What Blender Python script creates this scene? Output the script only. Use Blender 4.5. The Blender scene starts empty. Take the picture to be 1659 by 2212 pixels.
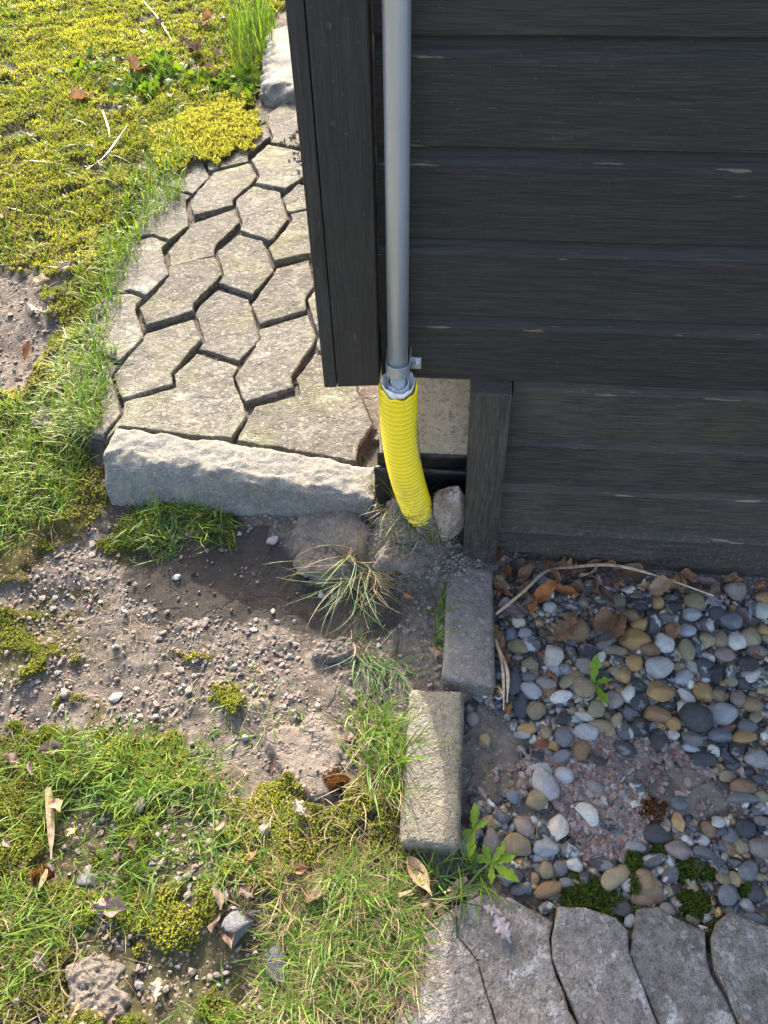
import bpy, bmesh, math, random
import numpy as np
from mathutils import Matrix, Vector

rng = np.random.default_rng(7)
random.seed(7)
SC = bpy.context.scene
COL = SC.collection

# ------------------------------------------------------------------ camera
cam_d = bpy.data.cameras.new('camera')
cam = bpy.data.objects.new('camera', cam_d)
COL.objects.link(cam)
cam_d.sensor_fit = 'VERTICAL'
cam_d.sensor_height = 36.0
cam_d.lens = 1643.31 / 2212 * 36.0
cam_d.clip_start = 0.02
cam_d.clip_end = 500
_fw = Vector((-0.06230, 0.62769, -0.77596)); _r = Vector((0.99682, 0.07788, -0.01704)); _u = Vector((-0.04974, 0.77456, 0.63055))
cam.matrix_world = Matrix(((_r.x, _u.x, -_fw.x, 0.0), (_r.y, _u.y, -_fw.y, -0.91243), (_r.z, _u.z, -_fw.z, 1.28085), (0, 0, 0, 1)))
SC.camera = cam

# ------------------------------------------------------------------ daylight
SUN = Vector((-0.50, 1.80, 1.02)).normalized()       # towards the sun: behind the shed, a little to its left
elev = math.asin(SUN.z); azim = math.atan2(SUN.x, SUN.y)
world = bpy.data.worlds.new('World'); SC.world = world
world.use_nodes = True
wn = world.node_tree
sky = wn.nodes.new('ShaderNodeTexSky'); sky.sky_type = 'NISHITA'; sky.sun_disc = False
sky.sun_elevation = elev; sky.sun_rotation = azim
sky.air_density = 1.0; sky.dust_density = 6.0; sky.ozone_density = 0.3
wn.nodes['Background'].inputs[1].default_value = 0.15
wn.links.new(sky.outputs[0], wn.nodes['Background'].inputs[0])
sd = bpy.data.lights.new('sun', 'SUN'); sd.energy = 2.0; sd.angle = math.radians(0.6); sd.color = (1.0, 0.95, 0.87)
sun = bpy.data.objects.new('sun', sd); COL.objects.link(sun)
sun.rotation_euler = (-SUN).to_track_quat('-Z', 'Y').to_euler()
vs = SC.view_settings
vs.view_transform = 'Standard'; vs.look = 'None'; vs.exposure = 2.30; vs.gamma = 1.0; vs.use_curve_mapping = False
vs.use_white_balance = True; vs.white_balance_temperature = 6650; vs.white_balance_tint = 10

# ------------------------------------------------------------------ positions in metres (x along the shed wall, y into it, z up)
L = {'pavers': [[(-0.6889, 0.262), (-0.7033, 0.1955), (-0.704, 0.1777), (-0.6848, 0.2269), (-0.4915, 0.205), (-0.433, 0.2043), (-0.4145, 0.2727), (-0.4721, 0.3999), (-0.4661, 0.4329), (-0.5716, 0.4753), (-0.6068, 0.3983), (-0.5905, 0.3555), (-0.6976, 0.302)], [(-0.4213, 0.199), (-0.2885, 0.1768), (-0.1606, 0.1563), (-0.1619, 0.1993), (-0.137, 0.2695), (-0.1803, 0.3728), (-0.2138, 0.4721), (-0.2928, 0.4968), (-0.3239, 0.4053), (-0.3072, 0.3513), (-0.4, 0.3063), (-0.4083, 0.2768)], [(-0.7297, 0.3479), (-0.7055, 0.3127), (-0.6018, 0.3668), (-0.6169, 0.4012), (-0.5851, 0.5056), (-0.5762, 0.5333), (-0.6139, 0.6083), (-0.7164, 0.547), (-0.7415, 0.4214), (-0.7492, 0.3903)], [(-0.5962, 0.5954), (-0.5705, 0.5352), (-0.5773, 0.5044), (-0.4711, 0.4663), (-0.4438, 0.5253), (-0.4384, 0.5551), (-0.4845, 0.6794), (-0.4972, 0.7092), (-0.5842, 0.7451), (-0.6148, 0.674), (-0.6176, 0.6408)], [(-0.4435, 0.5741), (-0.4333, 0.5484), (-0.4592, 0.439), (-0.469, 0.4035), (-0.4278, 0.3216), (-0.326, 0.3792), (-0.3376, 0.4143), (-0.3017, 0.5366), (-0.3001, 0.5642), (-0.3334, 0.6438), (-0.4402, 0.5825)], [(-0.7185, 0.7897), (-0.7417, 0.6928), (-0.7591, 0.6458), (-0.7228, 0.5735), (-0.6213, 0.6369), (-0.6266, 0.6687), (-0.5907, 0.7631), (-0.5833, 0.8018), (-0.621, 0.8793), (-0.7287, 0.8289)], [(-0.4447, 0.5947), (-0.335, 0.6571), (-0.3469, 0.7015), (-0.3312, 0.7593), (-0.3618, 0.8766), (-0.4422, 0.8334), (-0.4435, 0.813), (-0.4795, 0.6726)], [(-0.3277, 0.6585), (-0.2958, 0.5743), (-0.2571, 0.5519), (-0.2233, 0.6415), (-0.2486, 0.7936), (-0.3244, 0.7503), (-0.3394, 0.7017)], [(-0.2887, 0.5054), (-0.2163, 0.4883), (-0.2553, 0.5388), (-0.2921, 0.5537), (-0.2941, 0.5332)], [(-0.8628, 0.5478), (-0.8093, 0.4674), (-0.7471, 0.4309), (-0.7152, 0.5213), (-0.7701, 0.6374), (-0.7657, 0.6825), (-0.7984, 0.6972), (-0.857, 0.6879), (-0.8775, 0.6352)], [(-0.8083, 0.4583), (-0.8608, 0.3834), (-0.7913, 0.2087), (-0.7107, 0.192), (-0.6934, 0.2618), (-0.7139, 0.3074), (-0.735, 0.3461), (-0.756, 0.3899), (-0.7465, 0.4171)], [(-0.8892, 1.2778), (-0.8208, 1.2479), (-0.7635, 1.219), (-0.7355, 1.321), (-0.756, 1.3672), (-0.7847, 1.4423), (-0.8697, 1.4089), (-0.8947, 1.2855)], [(-0.8868, 1.0209), (-0.8768, 0.9635), (-0.8216, 0.9865), (-0.7672, 0.9609), (-0.7313, 1.0384), (-0.7521, 1.1063), (-0.7751, 1.1804), (-0.7657, 1.2047), (-0.8193, 1.2324), (-0.8819, 1.2623), (-0.8819, 1.1695)], [(-0.8843, 0.8606), (-0.8791, 0.7372), (-0.844, 0.7054), (-0.8069, 0.7207), (-0.7584, 0.6983), (-0.7255, 0.7971), (-0.7781, 0.9198), (-0.77, 0.9476), (-0.8188, 0.9725), (-0.8801, 0.9367)], [(-0.7531, 1.1966), (-0.7496, 1.1413), (-0.729, 1.0903), (-0.6244, 1.1493), (-0.6324, 1.1814), (-0.5953, 1.2696), (-0.5861, 1.32), (-0.6253, 1.4024), (-0.7257, 1.3386), (-0.7276, 1.3225)], [(-0.7497, 0.944), (-0.7566, 0.9077), (-0.7301, 0.8351), (-0.6244, 0.8928), (-0.6324, 0.9408), (-0.5879, 1.0615), (-0.6185, 1.1307), (-0.7203, 1.0507)], [(-0.7368, 1.3584), (-0.6321, 1.4168), (-0.6398, 1.4608), (-0.5909, 1.5887), (-0.6208, 1.6511), (-0.7372, 1.5643), (-0.7733, 1.4386), (-0.748, 1.3654)], [(-0.5781, 1.326), (-0.5829, 1.2797), (-0.4856, 1.2529), (-0.4566, 1.3), (-0.4212, 1.3675), (-0.4437, 1.4743), (-0.5198, 1.5117), (-0.589, 1.5334), (-0.6224, 1.429)], [(-0.6138, 1.1479), (-0.5786, 1.059), (-0.5776, 1.0191), (-0.4865, 0.9722), (-0.4753, 0.9851), (-0.4504, 1.0865), (-0.4874, 1.1876), (-0.4988, 1.2301), (-0.5841, 1.2614), (-0.6218, 1.18)], [(-0.6098, 0.8811), (-0.5783, 0.8021), (-0.5856, 0.7676), (-0.4855, 0.7183), (-0.4493, 0.8257), (-0.4902, 0.9386), (-0.5079, 0.9737), (-0.5792, 1.0017), (-0.6199, 0.9167)], [(-0.463, 1.135), (-0.4499, 1.122), (-0.4152, 1.1394), (-0.3805, 1.1515), (-0.395, 1.2595), (-0.4522, 1.2849), (-0.4847, 1.202)], [(-0.4372, 1.0805), (-0.4632, 0.9828), (-0.4819, 0.9336), (-0.454, 0.8723), (-0.3702, 0.911), (-0.3521, 0.9188), (-0.3333, 1.0607), (-0.3624, 1.1533), (-0.4123, 1.1267), (-0.4452, 1.1097)], [(-0.5843, 1.549), (-0.4959, 1.5247), (-0.4381, 1.5482), (-0.5004, 1.8792), (-0.566, 1.8962), (-0.6251, 1.7686), (-0.6116, 1.6679), (-0.5807, 1.5849)]],
 'pavers2': [[(-0.0165, -0.8006), (0.0068, -0.8647), (0.1439, -0.8541), (0.1245, -0.792), (0.1038, -0.7355), (0.0974, -0.7147), (0.0682, -0.6862), (0.0637, -0.6479), (0.0066, -0.6828), (-0.0111, -0.7326)], [(0.0683, -0.6858), (0.098, -0.7151), (0.1036, -0.7332), (0.1251, -0.7927), (0.1459, -0.8539), (0.2539, -0.8456), (0.2373, -0.7833), (0.2201, -0.7436), (0.2062, -0.7076), (0.2036, -0.6784), (0.2106, -0.6549), (0.1496, -0.6262), (0.1035, -0.6241), (0.0639, -0.6442)], [(0.2065, -0.6777), (0.2082, -0.7049), (0.2223, -0.7414), (0.2394, -0.7813), (0.2562, -0.8454), (0.3637, -0.837), (0.3454, -0.7751), (0.3294, -0.7297), (0.3159, -0.6876), (0.3175, -0.66), (0.3006, -0.6435), (0.2565, -0.6332), (0.219, -0.636), (0.213, -0.6571)], [(0.3183, -0.6874), (0.3323, -0.7302), (0.3486, -0.7728), (0.3664, -0.8368), (0.4666, -0.8291), (0.4557, -0.7668), (0.443, -0.7294), (0.4305, -0.705), (0.4289, -0.6822), (0.433, -0.651), (0.3673, -0.6239), (0.3362, -0.6305), (0.3224, -0.6718)], [(0.4371, -0.7021), (0.4485, -0.727), (0.4595, -0.7642), (0.4736, -0.8285), (0.5529, -0.8224), (0.5464, -0.7302), (0.5395, -0.6677), (0.5294, -0.6421), (0.4726, -0.6226), (0.4534, -0.6345), (0.4385, -0.66), (0.4373, -0.6754)], [(0.5493, -0.73), (0.5556, -0.8221), (0.6449, -0.8152), (0.6622, -0.664), (0.5911, -0.6206), (0.5583, -0.6295), (0.5438, -0.6643)]],
 'm_path': [(-0.7655, 0.1826), (-0.9049, 0.785), (-0.9453, 1.4165), (-0.821, 1.5307), (-0.6991, 1.9595), (-0.5729, 2.0233), (-0.0955, 1.3377), (-0.0516, 0.4762), (-0.1179, 0.3455), (-0.112, 0.1688), (-0.7105, 0.2213)],
 'm_pave2': [(-0.0201, -0.7308), (0.0593, -0.6381), (0.1055, -0.6166), (0.1518, -0.6198), (0.2156, -0.6488), (0.2607, -0.6279), (0.3204, -0.6536), (0.3449, -0.6232), (0.377, -0.6176), (0.4504, -0.65), (0.481, -0.6163), (0.5446, -0.6367), (0.6467, -0.6322), (0.6802, -0.8227), (-0.0162, -0.8768)],
 'm_house': [(-0.17, 0.03), (3, 0.03), (3, 4), (-0.17, 4)],
 'm_pebbles': [(0.1407, 0.0232), (0.7208, 0.021), (1.0811, 0.0281), (0.9391, -0.6624), (0.533, -0.6271), (0.3783, -0.6197), (0.2893, -0.6103), (0.2178, -0.6317), (0.1416, -0.5982), (0.0767, -0.569), (0.0748, -0.2917), (0.1359, -0.2784)],
 'm_redgravel': [(0.1292, -0.4311), (0.193, -0.3944), (0.3388, -0.3509), (0.438, -0.348), (0.4877, -0.3974), (0.4523, -0.4691), (0.4099, -0.5263), (0.3733, -0.529), (0.3338, -0.5562), (0.2805, -0.5498), (0.2457, -0.5313), (0.2332, -0.4998), (0.2051, -0.4645), (0.1735, -0.4968), (0.136, -0.4884)],
 'm_sand': [(0.3655, -0.3902), (0.4334, -0.3772), (0.514, -0.4191), (0.5138, -0.4572), (0.4767, -0.4966), (0.4305, -0.4891), (0.3847, -0.474), (0.3661, -0.4452)],
 'm_sand2': [(0.0937, -0.3093), (0.147, -0.3276), (0.178, -0.3723), (0.1724, -0.4177), (0.1521, -0.4506), (0.1287, -0.4715), (0.0903, -0.4628), (0.0779, -0.3836)],
 'm_wet': [(-0.6728, 0.0689), (-0.5025, 0.0419), (-0.3616, 0.0386), (-0.2705, -0.039), (-0.1906, -0.0678), (-0.0845, -0.1047), (-0.0685, -0.197), (-0.2008, -0.2041), (-0.3265, -0.1531), (-0.4696, -0.1733), (-0.5755, -0.1268), (-0.6616, -0.0649)],  # damp hollow together with the shade cast by the kerb stone
 'm_lawnfar': [(-5.29, 4.4252), (-0.9381, 4.4287), (-0.73, 2.6086), (-0.6941, 1.9793), (-0.7078, 1.8266), (-0.8057, 1.5314), (-0.9268, 1.4325), (-0.8924, 0.7856), (-0.8783, 0.6063), (-0.7628, 0.1898), (-0.7013, 0.1522), (-0.6747, 0.0373), (-0.7189, -0.0259), (-0.7728, -0.1092), (-1.1604, -0.3374)],
 'm_bareleft': [(-1.6537, 0.8875), (-1.1735, 0.8442), (-1.0594, 0.7849), (-0.9534, 0.6287), (-0.9851, 0.5155), (-0.9625, 0.364), (-1.0189, 0.2822), (-1.2823, 0.1918)],
 'm_lawnfront': [(-1.0781, -0.4176), (-0.6405, -0.4041), (-0.5266, -0.4215), (-0.3841, -0.4361), (-0.2631, -0.483), (-0.1517, -0.5053), (-0.1136, -0.433), (-0.0433, -0.428), (-0.0189, -0.5675), (0.0471, -0.59), (0.0324, -0.6746), (0.0146, -0.7972), (0.0151, -1.0225), (-0.8657, -1.0927)],
 'm_patch': [[(-0.8799, -0.2027), (-0.7478, -0.1833), (-0.6593, -0.1982), (-0.6245, -0.2757), (-0.6785, -0.2985), (-0.7162, -0.3384), (-0.8142, -0.3544)], [(-0.7488, -0.1295), (-0.6583, -0.1452), (-0.6209, -0.1747), (-0.6843, -0.179)], [(-0.465, -0.2453), (-0.3912, -0.2596), (-0.436, -0.2912)], [(-0.3704, -0.3144), (-0.3083, -0.3281), (-0.318, -0.3641), (-0.3608, -0.3584)], [(-0.662, -0.0441), (-0.6371, 0.107), (-0.4421, 0.1063), (-0.3877, -0.0143), (-0.5083, 0.0017), (-0.5664, -0.0378), (-0.623, -0.0762)], [(-0.9508, -0.0392), (-0.7776, 0.0335), (-0.7498, -0.0731), (-0.8979, -0.1613)]],
 'm_mosspatch': [[(-0.2865, -0.5225), (-0.2311, -0.4884), (-0.1507, -0.5127), (-0.1471, -0.5975), (-0.2075, -0.6288), (-0.2724, -0.5931)], [(-0.4216, -0.6446), (-0.3343, -0.6448), (-0.2795, -0.6979), (-0.3364, -0.7502), (-0.434, -0.7458)], [(-0.7577, -0.4463), (-0.6316, -0.4289), (-0.538, -0.4633), (-0.5492, -0.5266), (-0.706, -0.5678)], [(-0.6241, -0.7602), (-0.5092, -0.7691), (-0.4918, -0.836), (-0.5887, -0.8434)], [(-0.6656, -0.6627), (-0.5437, -0.6734), (-0.5558, -0.7186), (-0.6392, -0.7249)]],
 'm_dryclod': [[(-0.2842, 0.0654), (-0.1472, 0.0742), (-0.1222, 0.015), (-0.1346, -0.0552), (-0.2444, -0.0737), (-0.2846, 0.0044)], [(-0.1061, 0.0522), (0.0101, 0.0476), (0.0229, -0.0559), (-0.0401, -0.0821), (-0.0994, -0.0302)], [(-0.2616, -0.4027), (-0.1689, -0.3708), (-0.117, -0.4007), (-0.1248, -0.473), (-0.197, -0.5086), (-0.244, -0.4582)], [(-0.4622, -0.7656), (-0.4137, -0.7443), (-0.3936, -0.789), (-0.4015, -0.8291), (-0.466, -0.834)], [(-0.1974, -0.2171), (-0.1377, -0.2031), (-0.1251, -0.2412), (-0.1753, -0.2542)]],
 'pebbles': [(0.2361, -0.1085, 0.0123, 0.0114, 0.07, 'w'), (0.1773, -0.1424, 0.0152, 0.0121, -0.14, 'w'), (0.1883, -0.1645, 0.0121, 0.0101, 0.07, 'l'), (0.1603, -0.1714, 0.0176, 0.0152, -0.13, 'g'), (0.1995, -0.186, 0.0218, 0.0161, -0.34, 'f'), (0.1756, -0.1935, 0.0186, 0.0116, -0.13, 't'), (0.1976, -0.2295, 0.0176, 0.0142, 0.07, 't'), (0.2341, -0.2151, 0.0199, 0.0202, -1.63, 'w'), (0.2873, -0.1562, 0.0206, 0.0202, 0.07, 'b'), (0.315, -0.1593, 0.0181, 0.0124, -2.88, 'g'), (0.3375, -0.1702, 0.0246, 0.0119, 0.76, 'g'), (0.3032, -0.1959, 0.019, 0.0155, 0.07, 'd'), (0.3522, -0.1911, 0.0229, 0.0108, -0.03, 't'), (0.3892, -0.1656, 0.0255, 0.0192, 0.07, 'o'), (0.431, -0.1252, 0.0262, 0.0122, -1.64, 'f'), (0.3937, -0.1124, 0.0201, 0.0146, -0.25, 'b'), (0.4042, -0.1321, 0.0169, 0.0112, 0.44, 'o'), (0.4081, -0.0853, 0.0185, 0.0143, 0.07, 'd'), (0.4484, -0.08, 0.0126, 0.0097, -1.72, 'o'), (0.476, -0.086, 0.0184, 0.0126, 0.07, 'd'), (0.4649, -0.1153, 0.0185, 0.0127, -0.14, 'f'), (0.5201, -0.0715, 0.0187, 0.0173, -0.38, 't'), (0.506, -0.1022, 0.0165, 0.0124, 0.07, 'l'), (0.5326, -0.1224, 0.0157, 0.0146, -1.75, 'f'), (0.4912, -0.1388, 0.015, 0.0108, 0.07, 'l'), (0.446, -0.1691, 0.0182, 0.0179, -1.13, 'w'), (0.4163, -0.1848, 0.0185, 0.0136, 0.07, 'b'), (0.484, -0.1811, 0.0213, 0.0138, -1.51, 't'), (0.5053, -0.1675, 0.0168, 0.0118, -1.75, 'f'), (0.528, -0.1586, 0.0219, 0.014, 0.58, 't'), (0.5533, -0.152, 0.017, 0.0148, -1.76, 't'), (0.5818, -0.1525, 0.0155, 0.0174, -0.37, 'w'), (0.58, -0.11, 0.0194, 0.0185, 0.07, 'g'), (0.6091, -0.1432, 0.0193, 0.017, -1.79, 't'), (0.6289, -0.0731, 0.0173, 0.0122, -1.79, 'f'), (0.6463, -0.0824, 0.0159, 0.0131, -1.8, 'w'), (0.6059, -0.0373, 0.0222, 0.0197, 0.07, 'p'), (0.6575, -0.0527, 0.0176, 0.014, 0.07, 'o'), (0.6389, -0.1237, 0.0107, 0.0088, 0.07, 'o'), (0.5525, -0.1836, 0.0176, 0.0133, 0.07, 'p'), (0.5241, -0.1903, 0.0139, 0.011, -0.36, 'w'), (0.5931, -0.1974, 0.0187, 0.0144, 0.07, 'd'), (0.4278, -0.2206, 0.0228, 0.0183, 0.07, 'l'), (0.383, -0.2143, 0.0143, 0.0144, -0.35, 'o'), (0.3631, -0.2413, 0.0165, 0.0133, 0.07, 'o'), (0.3499, -0.2118, 0.0146, 0.0101, 0.07, 'f'), (0.3251, -0.2088, 0.0121, 0.0084, -1.67, 'w'), (0.3199, -0.2397, 0.0198, 0.0118, 0.07, 'd'), (0.2939, -0.2299, 0.0182, 0.0124, -0.34, 'p'), (0.3496, -0.233, 0.0124, 0.0087, 0.07, 't'), (0.4662, -0.2133, 0.0124, 0.0089, 0.07, 't'), (0.4706, -0.2362, 0.0174, 0.0118, 0.57, 'l'), (0.5071, -0.2267, 0.0181, 0.0137, -1.43, 'f'), (0.5299, -0.2251, 0.0191, 0.0164, -1.76, 'd'), (0.5562, -0.2164, 0.0137, 0.0115, -1.77, 'f'), (0.592, -0.2208, 0.0223, 0.0117, 0.56, 'w'), (0.5543, -0.2359, 0.0114, 0.0103, 0.07, 't'), (0.1606, -0.2715, 0.0209, 0.0173, -1.6, 's'), (0.1902, -0.2556, 0.0164, 0.0113, 0.35, 'g'), (0.1932, -0.2828, 0.0182, 0.0148, -0.32, 'l'), (0.2207, -0.2673, 0.0175, 0.0117, -0.13, 'p'), (0.226, -0.2818, 0.013, 0.0106, 0.07, 'b'), (0.2624, -0.2598, 0.0187, 0.0094, 0.6, 't'), (0.2861, -0.2718, 0.0202, 0.0164, -0.85, 't'), (0.2459, -0.2903, 0.0182, 0.0095, 0.25, 'w'), (0.367, -0.2774, 0.0176, 0.0132, -1.99, 'w'), (0.4234, -0.2645, 0.0244, 0.0191, 0.07, 'o'), (0.471, -0.2701, 0.016, 0.0102, -0.68, 'w'), (0.5008, -0.2613, 0.017, 0.0162, -1.75, 'o'), (0.5262, -0.2653, 0.0137, 0.0131, 0.07, 't'), (0.5617, -0.2682, 0.0161, 0.0129, -1.92, 'p'), (0.5835, -0.2777, 0.018, 0.013, 0.07, 'b'), (0.5255, -0.2992, 0.0238, 0.0168, 0.07, 'l'), (0.4127, -0.3101, 0.022, 0.0168, -0.12, 'b'), (0.3862, -0.2849, 0.018, 0.0127, -2.0, 'd'), (0.3414, -0.288, 0.0153, 0.0135, 0.07, 'p'), (0.3187, -0.2932, 0.011, 0.0079, -0.33, 'w'), (0.3069, -0.3102, 0.0133, 0.0142, -0.53, 't'), (0.3433, -0.3249, 0.0154, 0.0094, -1.99, 't'), (0.3689, -0.3102, 0.0144, 0.0133, -0.33, 'g'), (0.3776, -0.3352, 0.0165, 0.0173, -1.7, 'd'), (0.3527, -0.3454, 0.0152, 0.0136, -0.53, 'f'), (0.283, -0.3545, 0.0196, 0.0134, 0.07, 'l'), (0.3102, -0.3378, 0.019, 0.01, 0.07, 't'), (0.2857, -0.3234, 0.0161, 0.0082, -0.12, 'w'), (0.2491, -0.3315, 0.0158, 0.0123, -0.52, 'd'), (0.269, -0.3322, 0.0159, 0.0079, 0.07, 'l'), (0.1997, -0.3177, 0.0153, 0.0145, -1.62, 't'), (0.1757, -0.3107, 0.0219, 0.0129, -1.57, 's'), (0.1843, -0.351, 0.0158, 0.0099, 0.07, 'o'), (0.1799, -0.3618, 0.0107, 0.0064, -0.12, 'l'), (0.2158, -0.3551, 0.0127, 0.0116, -1.1, 't'), (0.2469, -0.3633, 0.0157, 0.0125, -1.64, 'g'), (0.23, -0.381, 0.0122, 0.009, -0.31, 'o'), (0.4815, -0.313, 0.0227, 0.0237, -1.75, 's'), (0.4692, -0.3496, 0.0195, 0.0151, -0.22, 'g'), (0.4612, -0.2928, 0.0105, 0.008, -1.74, 'w'), (0.4402, -0.3244, 0.0123, 0.0109, -0.33, 'o'), (0.4352, -0.3437, 0.0117, 0.0079, 0.07, 'w'), (0.4116, -0.3578, 0.0192, 0.0158, -1.47, 'd'), (0.3512, -0.3744, 0.0181, 0.014, -0.32, 'd'), (0.327, -0.3472, 0.0099, 0.0086, -1.68, 't'), (0.5688, -0.3175, 0.0157, 0.0103, 0.07, 'g'), (0.5586, -0.3379, 0.0192, 0.0103, 0.24, 'o'), (0.5155, -0.3401, 0.0163, 0.018, -1.23, 'g'), (0.5025, -0.3677, 0.0104, 0.0112, -0.78, 'w'), (0.5417, -0.3629, 0.0177, 0.0114, 0.24, 'd'), (0.5691, -0.377, 0.0183, 0.0146, 0.07, 'l'), (0.4801, -0.3854, 0.0199, 0.0124, 0.07, 's'), (0.4608, -0.3646, 0.0154, 0.0068, -0.32, 'l'), (0.2764, -0.3858, 0.0166, 0.0128, -1.97, 'b'), (0.2982, -0.4003, 0.0157, 0.0115, -0.31, 'd'), (0.2045, -0.4209, 0.0185, 0.0122, -0.11, 'l'), (0.2405, -0.3985, 0.0154, 0.0091, 0.41, 'g'), (0.1998, -0.3994, 0.0174, 0.0081, 0.07, 'd'), (0.1122, -0.3811, 0.0125, 0.0103, -0.68, 't'), (0.0903, -0.3406, 0.0115, 0.0104, -1.57, 'p'), (0.5323, -0.3243, 0.0098, 0.0066, 0.07, 'r'), (0.4356, -0.2902, 0.016, 0.0094, 0.07, 'd'), (0.5861, -0.3013, 0.0129, 0.0126, -0.58, 't'), (0.3245, -0.0342, 0.0172, 0.0075, 0.07, 't'), (0.2876, -0.0421, 0.0135, 0.0093, 0.07, 'd'), (0.2091, -0.0693, 0.0154, 0.0134, -1.62, 's'), (0.5591, -0.096, 0.0174, 0.0134, 0.07, 's'), (0.5147, -0.2076, 0.0166, 0.0114, 0.07, 's'), (0.3934, -0.3487, 0.0141, 0.0085, 0.07, 's'), (0.1605, -0.3463, 0.0113, 0.0072, 1.07, 'f'), (0.5756, -0.2403, 0.0163, 0.0119, 0.07, 's'), (0.6152, -0.1721, 0.0156, 0.0114, -0.14, 'p'), (0.2108, -0.4462, 0.0262, 0.0184, -1.12, 'l'), (0.2441, -0.4302, 0.0124, 0.0133, -1.64, 'l'), (0.1962, -0.4738, 0.0152, 0.0173, -1.07, 't'), (0.1607, -0.4707, 0.0142, 0.011, 0.07, 'g'), (0.1393, -0.5037, 0.0137, 0.0102, -0.28, 'f'), (0.1739, -0.5175, 0.0164, 0.0138, -0.56, 'p'), (0.1619, -0.5466, 0.0201, 0.016, 0.07, 't'), (0.1221, -0.5461, 0.0202, 0.0129, -1.49, 'p'), (0.2051, -0.5487, 0.0197, 0.0116, 0.07, 'l'), (0.2288, -0.5171, 0.0208, 0.0165, -1.36, 'w'), (0.2767, -0.4901, 0.0192, 0.0158, -0.59, 'w'), (0.31, -0.5047, 0.0109, 0.0091, 0.07, 'd'), (0.2447, -0.5475, 0.012, 0.0125, -1.82, 'f'), (0.2537, -0.569, 0.0141, 0.0114, 0.07, 'w'), (0.2284, -0.5759, 0.0096, 0.0092, -1.64, 'g'), (0.293, -0.5644, 0.0184, 0.0095, -0.1, 'd'), (0.37, -0.5554, 0.025, 0.0077, 0.31, 'f'), (0.3123, -0.5814, 0.0248, 0.0123, 0.6, 't'), (0.3647, -0.5923, 0.026, 0.0209, -0.9, 'b'), (0.3138, -0.628, 0.0187, 0.0133, 0.07, 's'), (0.3501, -0.6111, 0.0158, 0.0091, -0.09, 'b'), (0.1482, -0.5885, 0.0184, 0.0131, 0.7, 'g'), (0.1869, -0.5923, 0.0105, 0.0063, -1.62, 'b'), (0.2069, -0.5809, 0.0115, 0.0122, -1.05, 't'), (0.207, -0.6088, 0.0189, 0.0096, 0.31, 'b'), (0.2373, -0.5984, 0.0132, 0.0094, 0.07, 'g'), (0.2661, -0.5881, 0.0108, 0.0116, -0.66, 'd'), (0.2074, -0.6328, 0.0151, 0.0098, 0.38, 'f'), (0.2921, -0.4441, 0.0136, 0.0099, -0.5, 'p'), (0.3617, -0.4429, 0.0127, 0.0122, -0.51, 'f'), (0.3563, -0.4696, 0.013, 0.0061, 0.24, 'w'), (0.3477, -0.5365, 0.015, 0.01, 0.07, 'l'), (0.3887, -0.5125, 0.0216, 0.0133, 0.07, 's'), (0.417, -0.5366, 0.0218, 0.0136, -0.01, 'p'), (0.4222, -0.494, 0.0142, 0.0103, -1.37, 'o'), (0.4558, -0.5371, 0.0168, 0.0108, -0.19, 'g'), (0.397, -0.5735, 0.0156, 0.0093, 0.8, 'f'), (0.4428, -0.5601, 0.0115, 0.0098, -1.75, 'f'), (0.4968, -0.5255, 0.0124, 0.0106, -0.3, 'b'), (0.5151, -0.5225, 0.0103, 0.0105, -0.51, 't'), (0.5267, -0.4935, 0.014, 0.015, -0.52, 's'), (0.4851, -0.4858, 0.0106, 0.0109, -1.76, 'w'), (0.4252, -0.4646, 0.0125, 0.0089, 0.07, 'g'), (0.5376, -0.4264, 0.0194, 0.0113, 0.07, 'b'), (0.5332, -0.4468, 0.0236, 0.0098, 0.07, 'g'), (0.5641, -0.4397, 0.0111, 0.0082, 0.07, 't'), (0.5552, -0.4625, 0.0165, 0.008, 0.07, 'f'), (0.5547, -0.4808, 0.0109, 0.0063, 0.07, 'p'), (0.5452, -0.522, 0.0177, 0.0136, 0.07, 'p'), (0.5179, -0.5579, 0.0124, 0.0163, -0.84, 'g'), (0.4943, -0.5712, 0.0107, 0.01, -0.49, 't'), (0.4788, -0.5967, 0.0127, 0.0157, -0.82, 'g'), (0.521, -0.5904, 0.0124, 0.0133, -0.95, 's'), (0.505, -0.6091, 0.0102, 0.0114, -0.71, 'l'), (0.4463, -0.6244, 0.0149, 0.0094, 0.64, 'w'), (0.4359, -0.6443, 0.0074, 0.0041, -0.27, 'w'), (0.423, -0.6324, 0.0101, 0.0075, 0.07, 't'), (0.3859, -0.6227, 0.0092, 0.0095, -1.73, 'p'), (0.4078, -0.6132, 0.0095, 0.006, 0.07, 'l'), (0.3263, -0.6427, 0.0099, 0.0072, -1.87, 'l'), (0.1634, -0.6105, 0.0152, 0.008, 0.39, 'g'), (0.088, -0.6209, 0.0124, 0.0088, -0.43, 'p'), (0.0618, -0.6293, 0.0091, 0.0104, -1.55, 't'), (0.5167, -0.4107, 0.0151, 0.0088, 0.07, 't'), (0.5689, -0.4108, 0.0128, 0.0088, 0.07, 's'), (0.513, -0.6256, 0.0134, 0.0059, -0.18, 'g'), (0.4765, -0.5742, 0.0114, 0.0104, -1.77, 't')],
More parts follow.
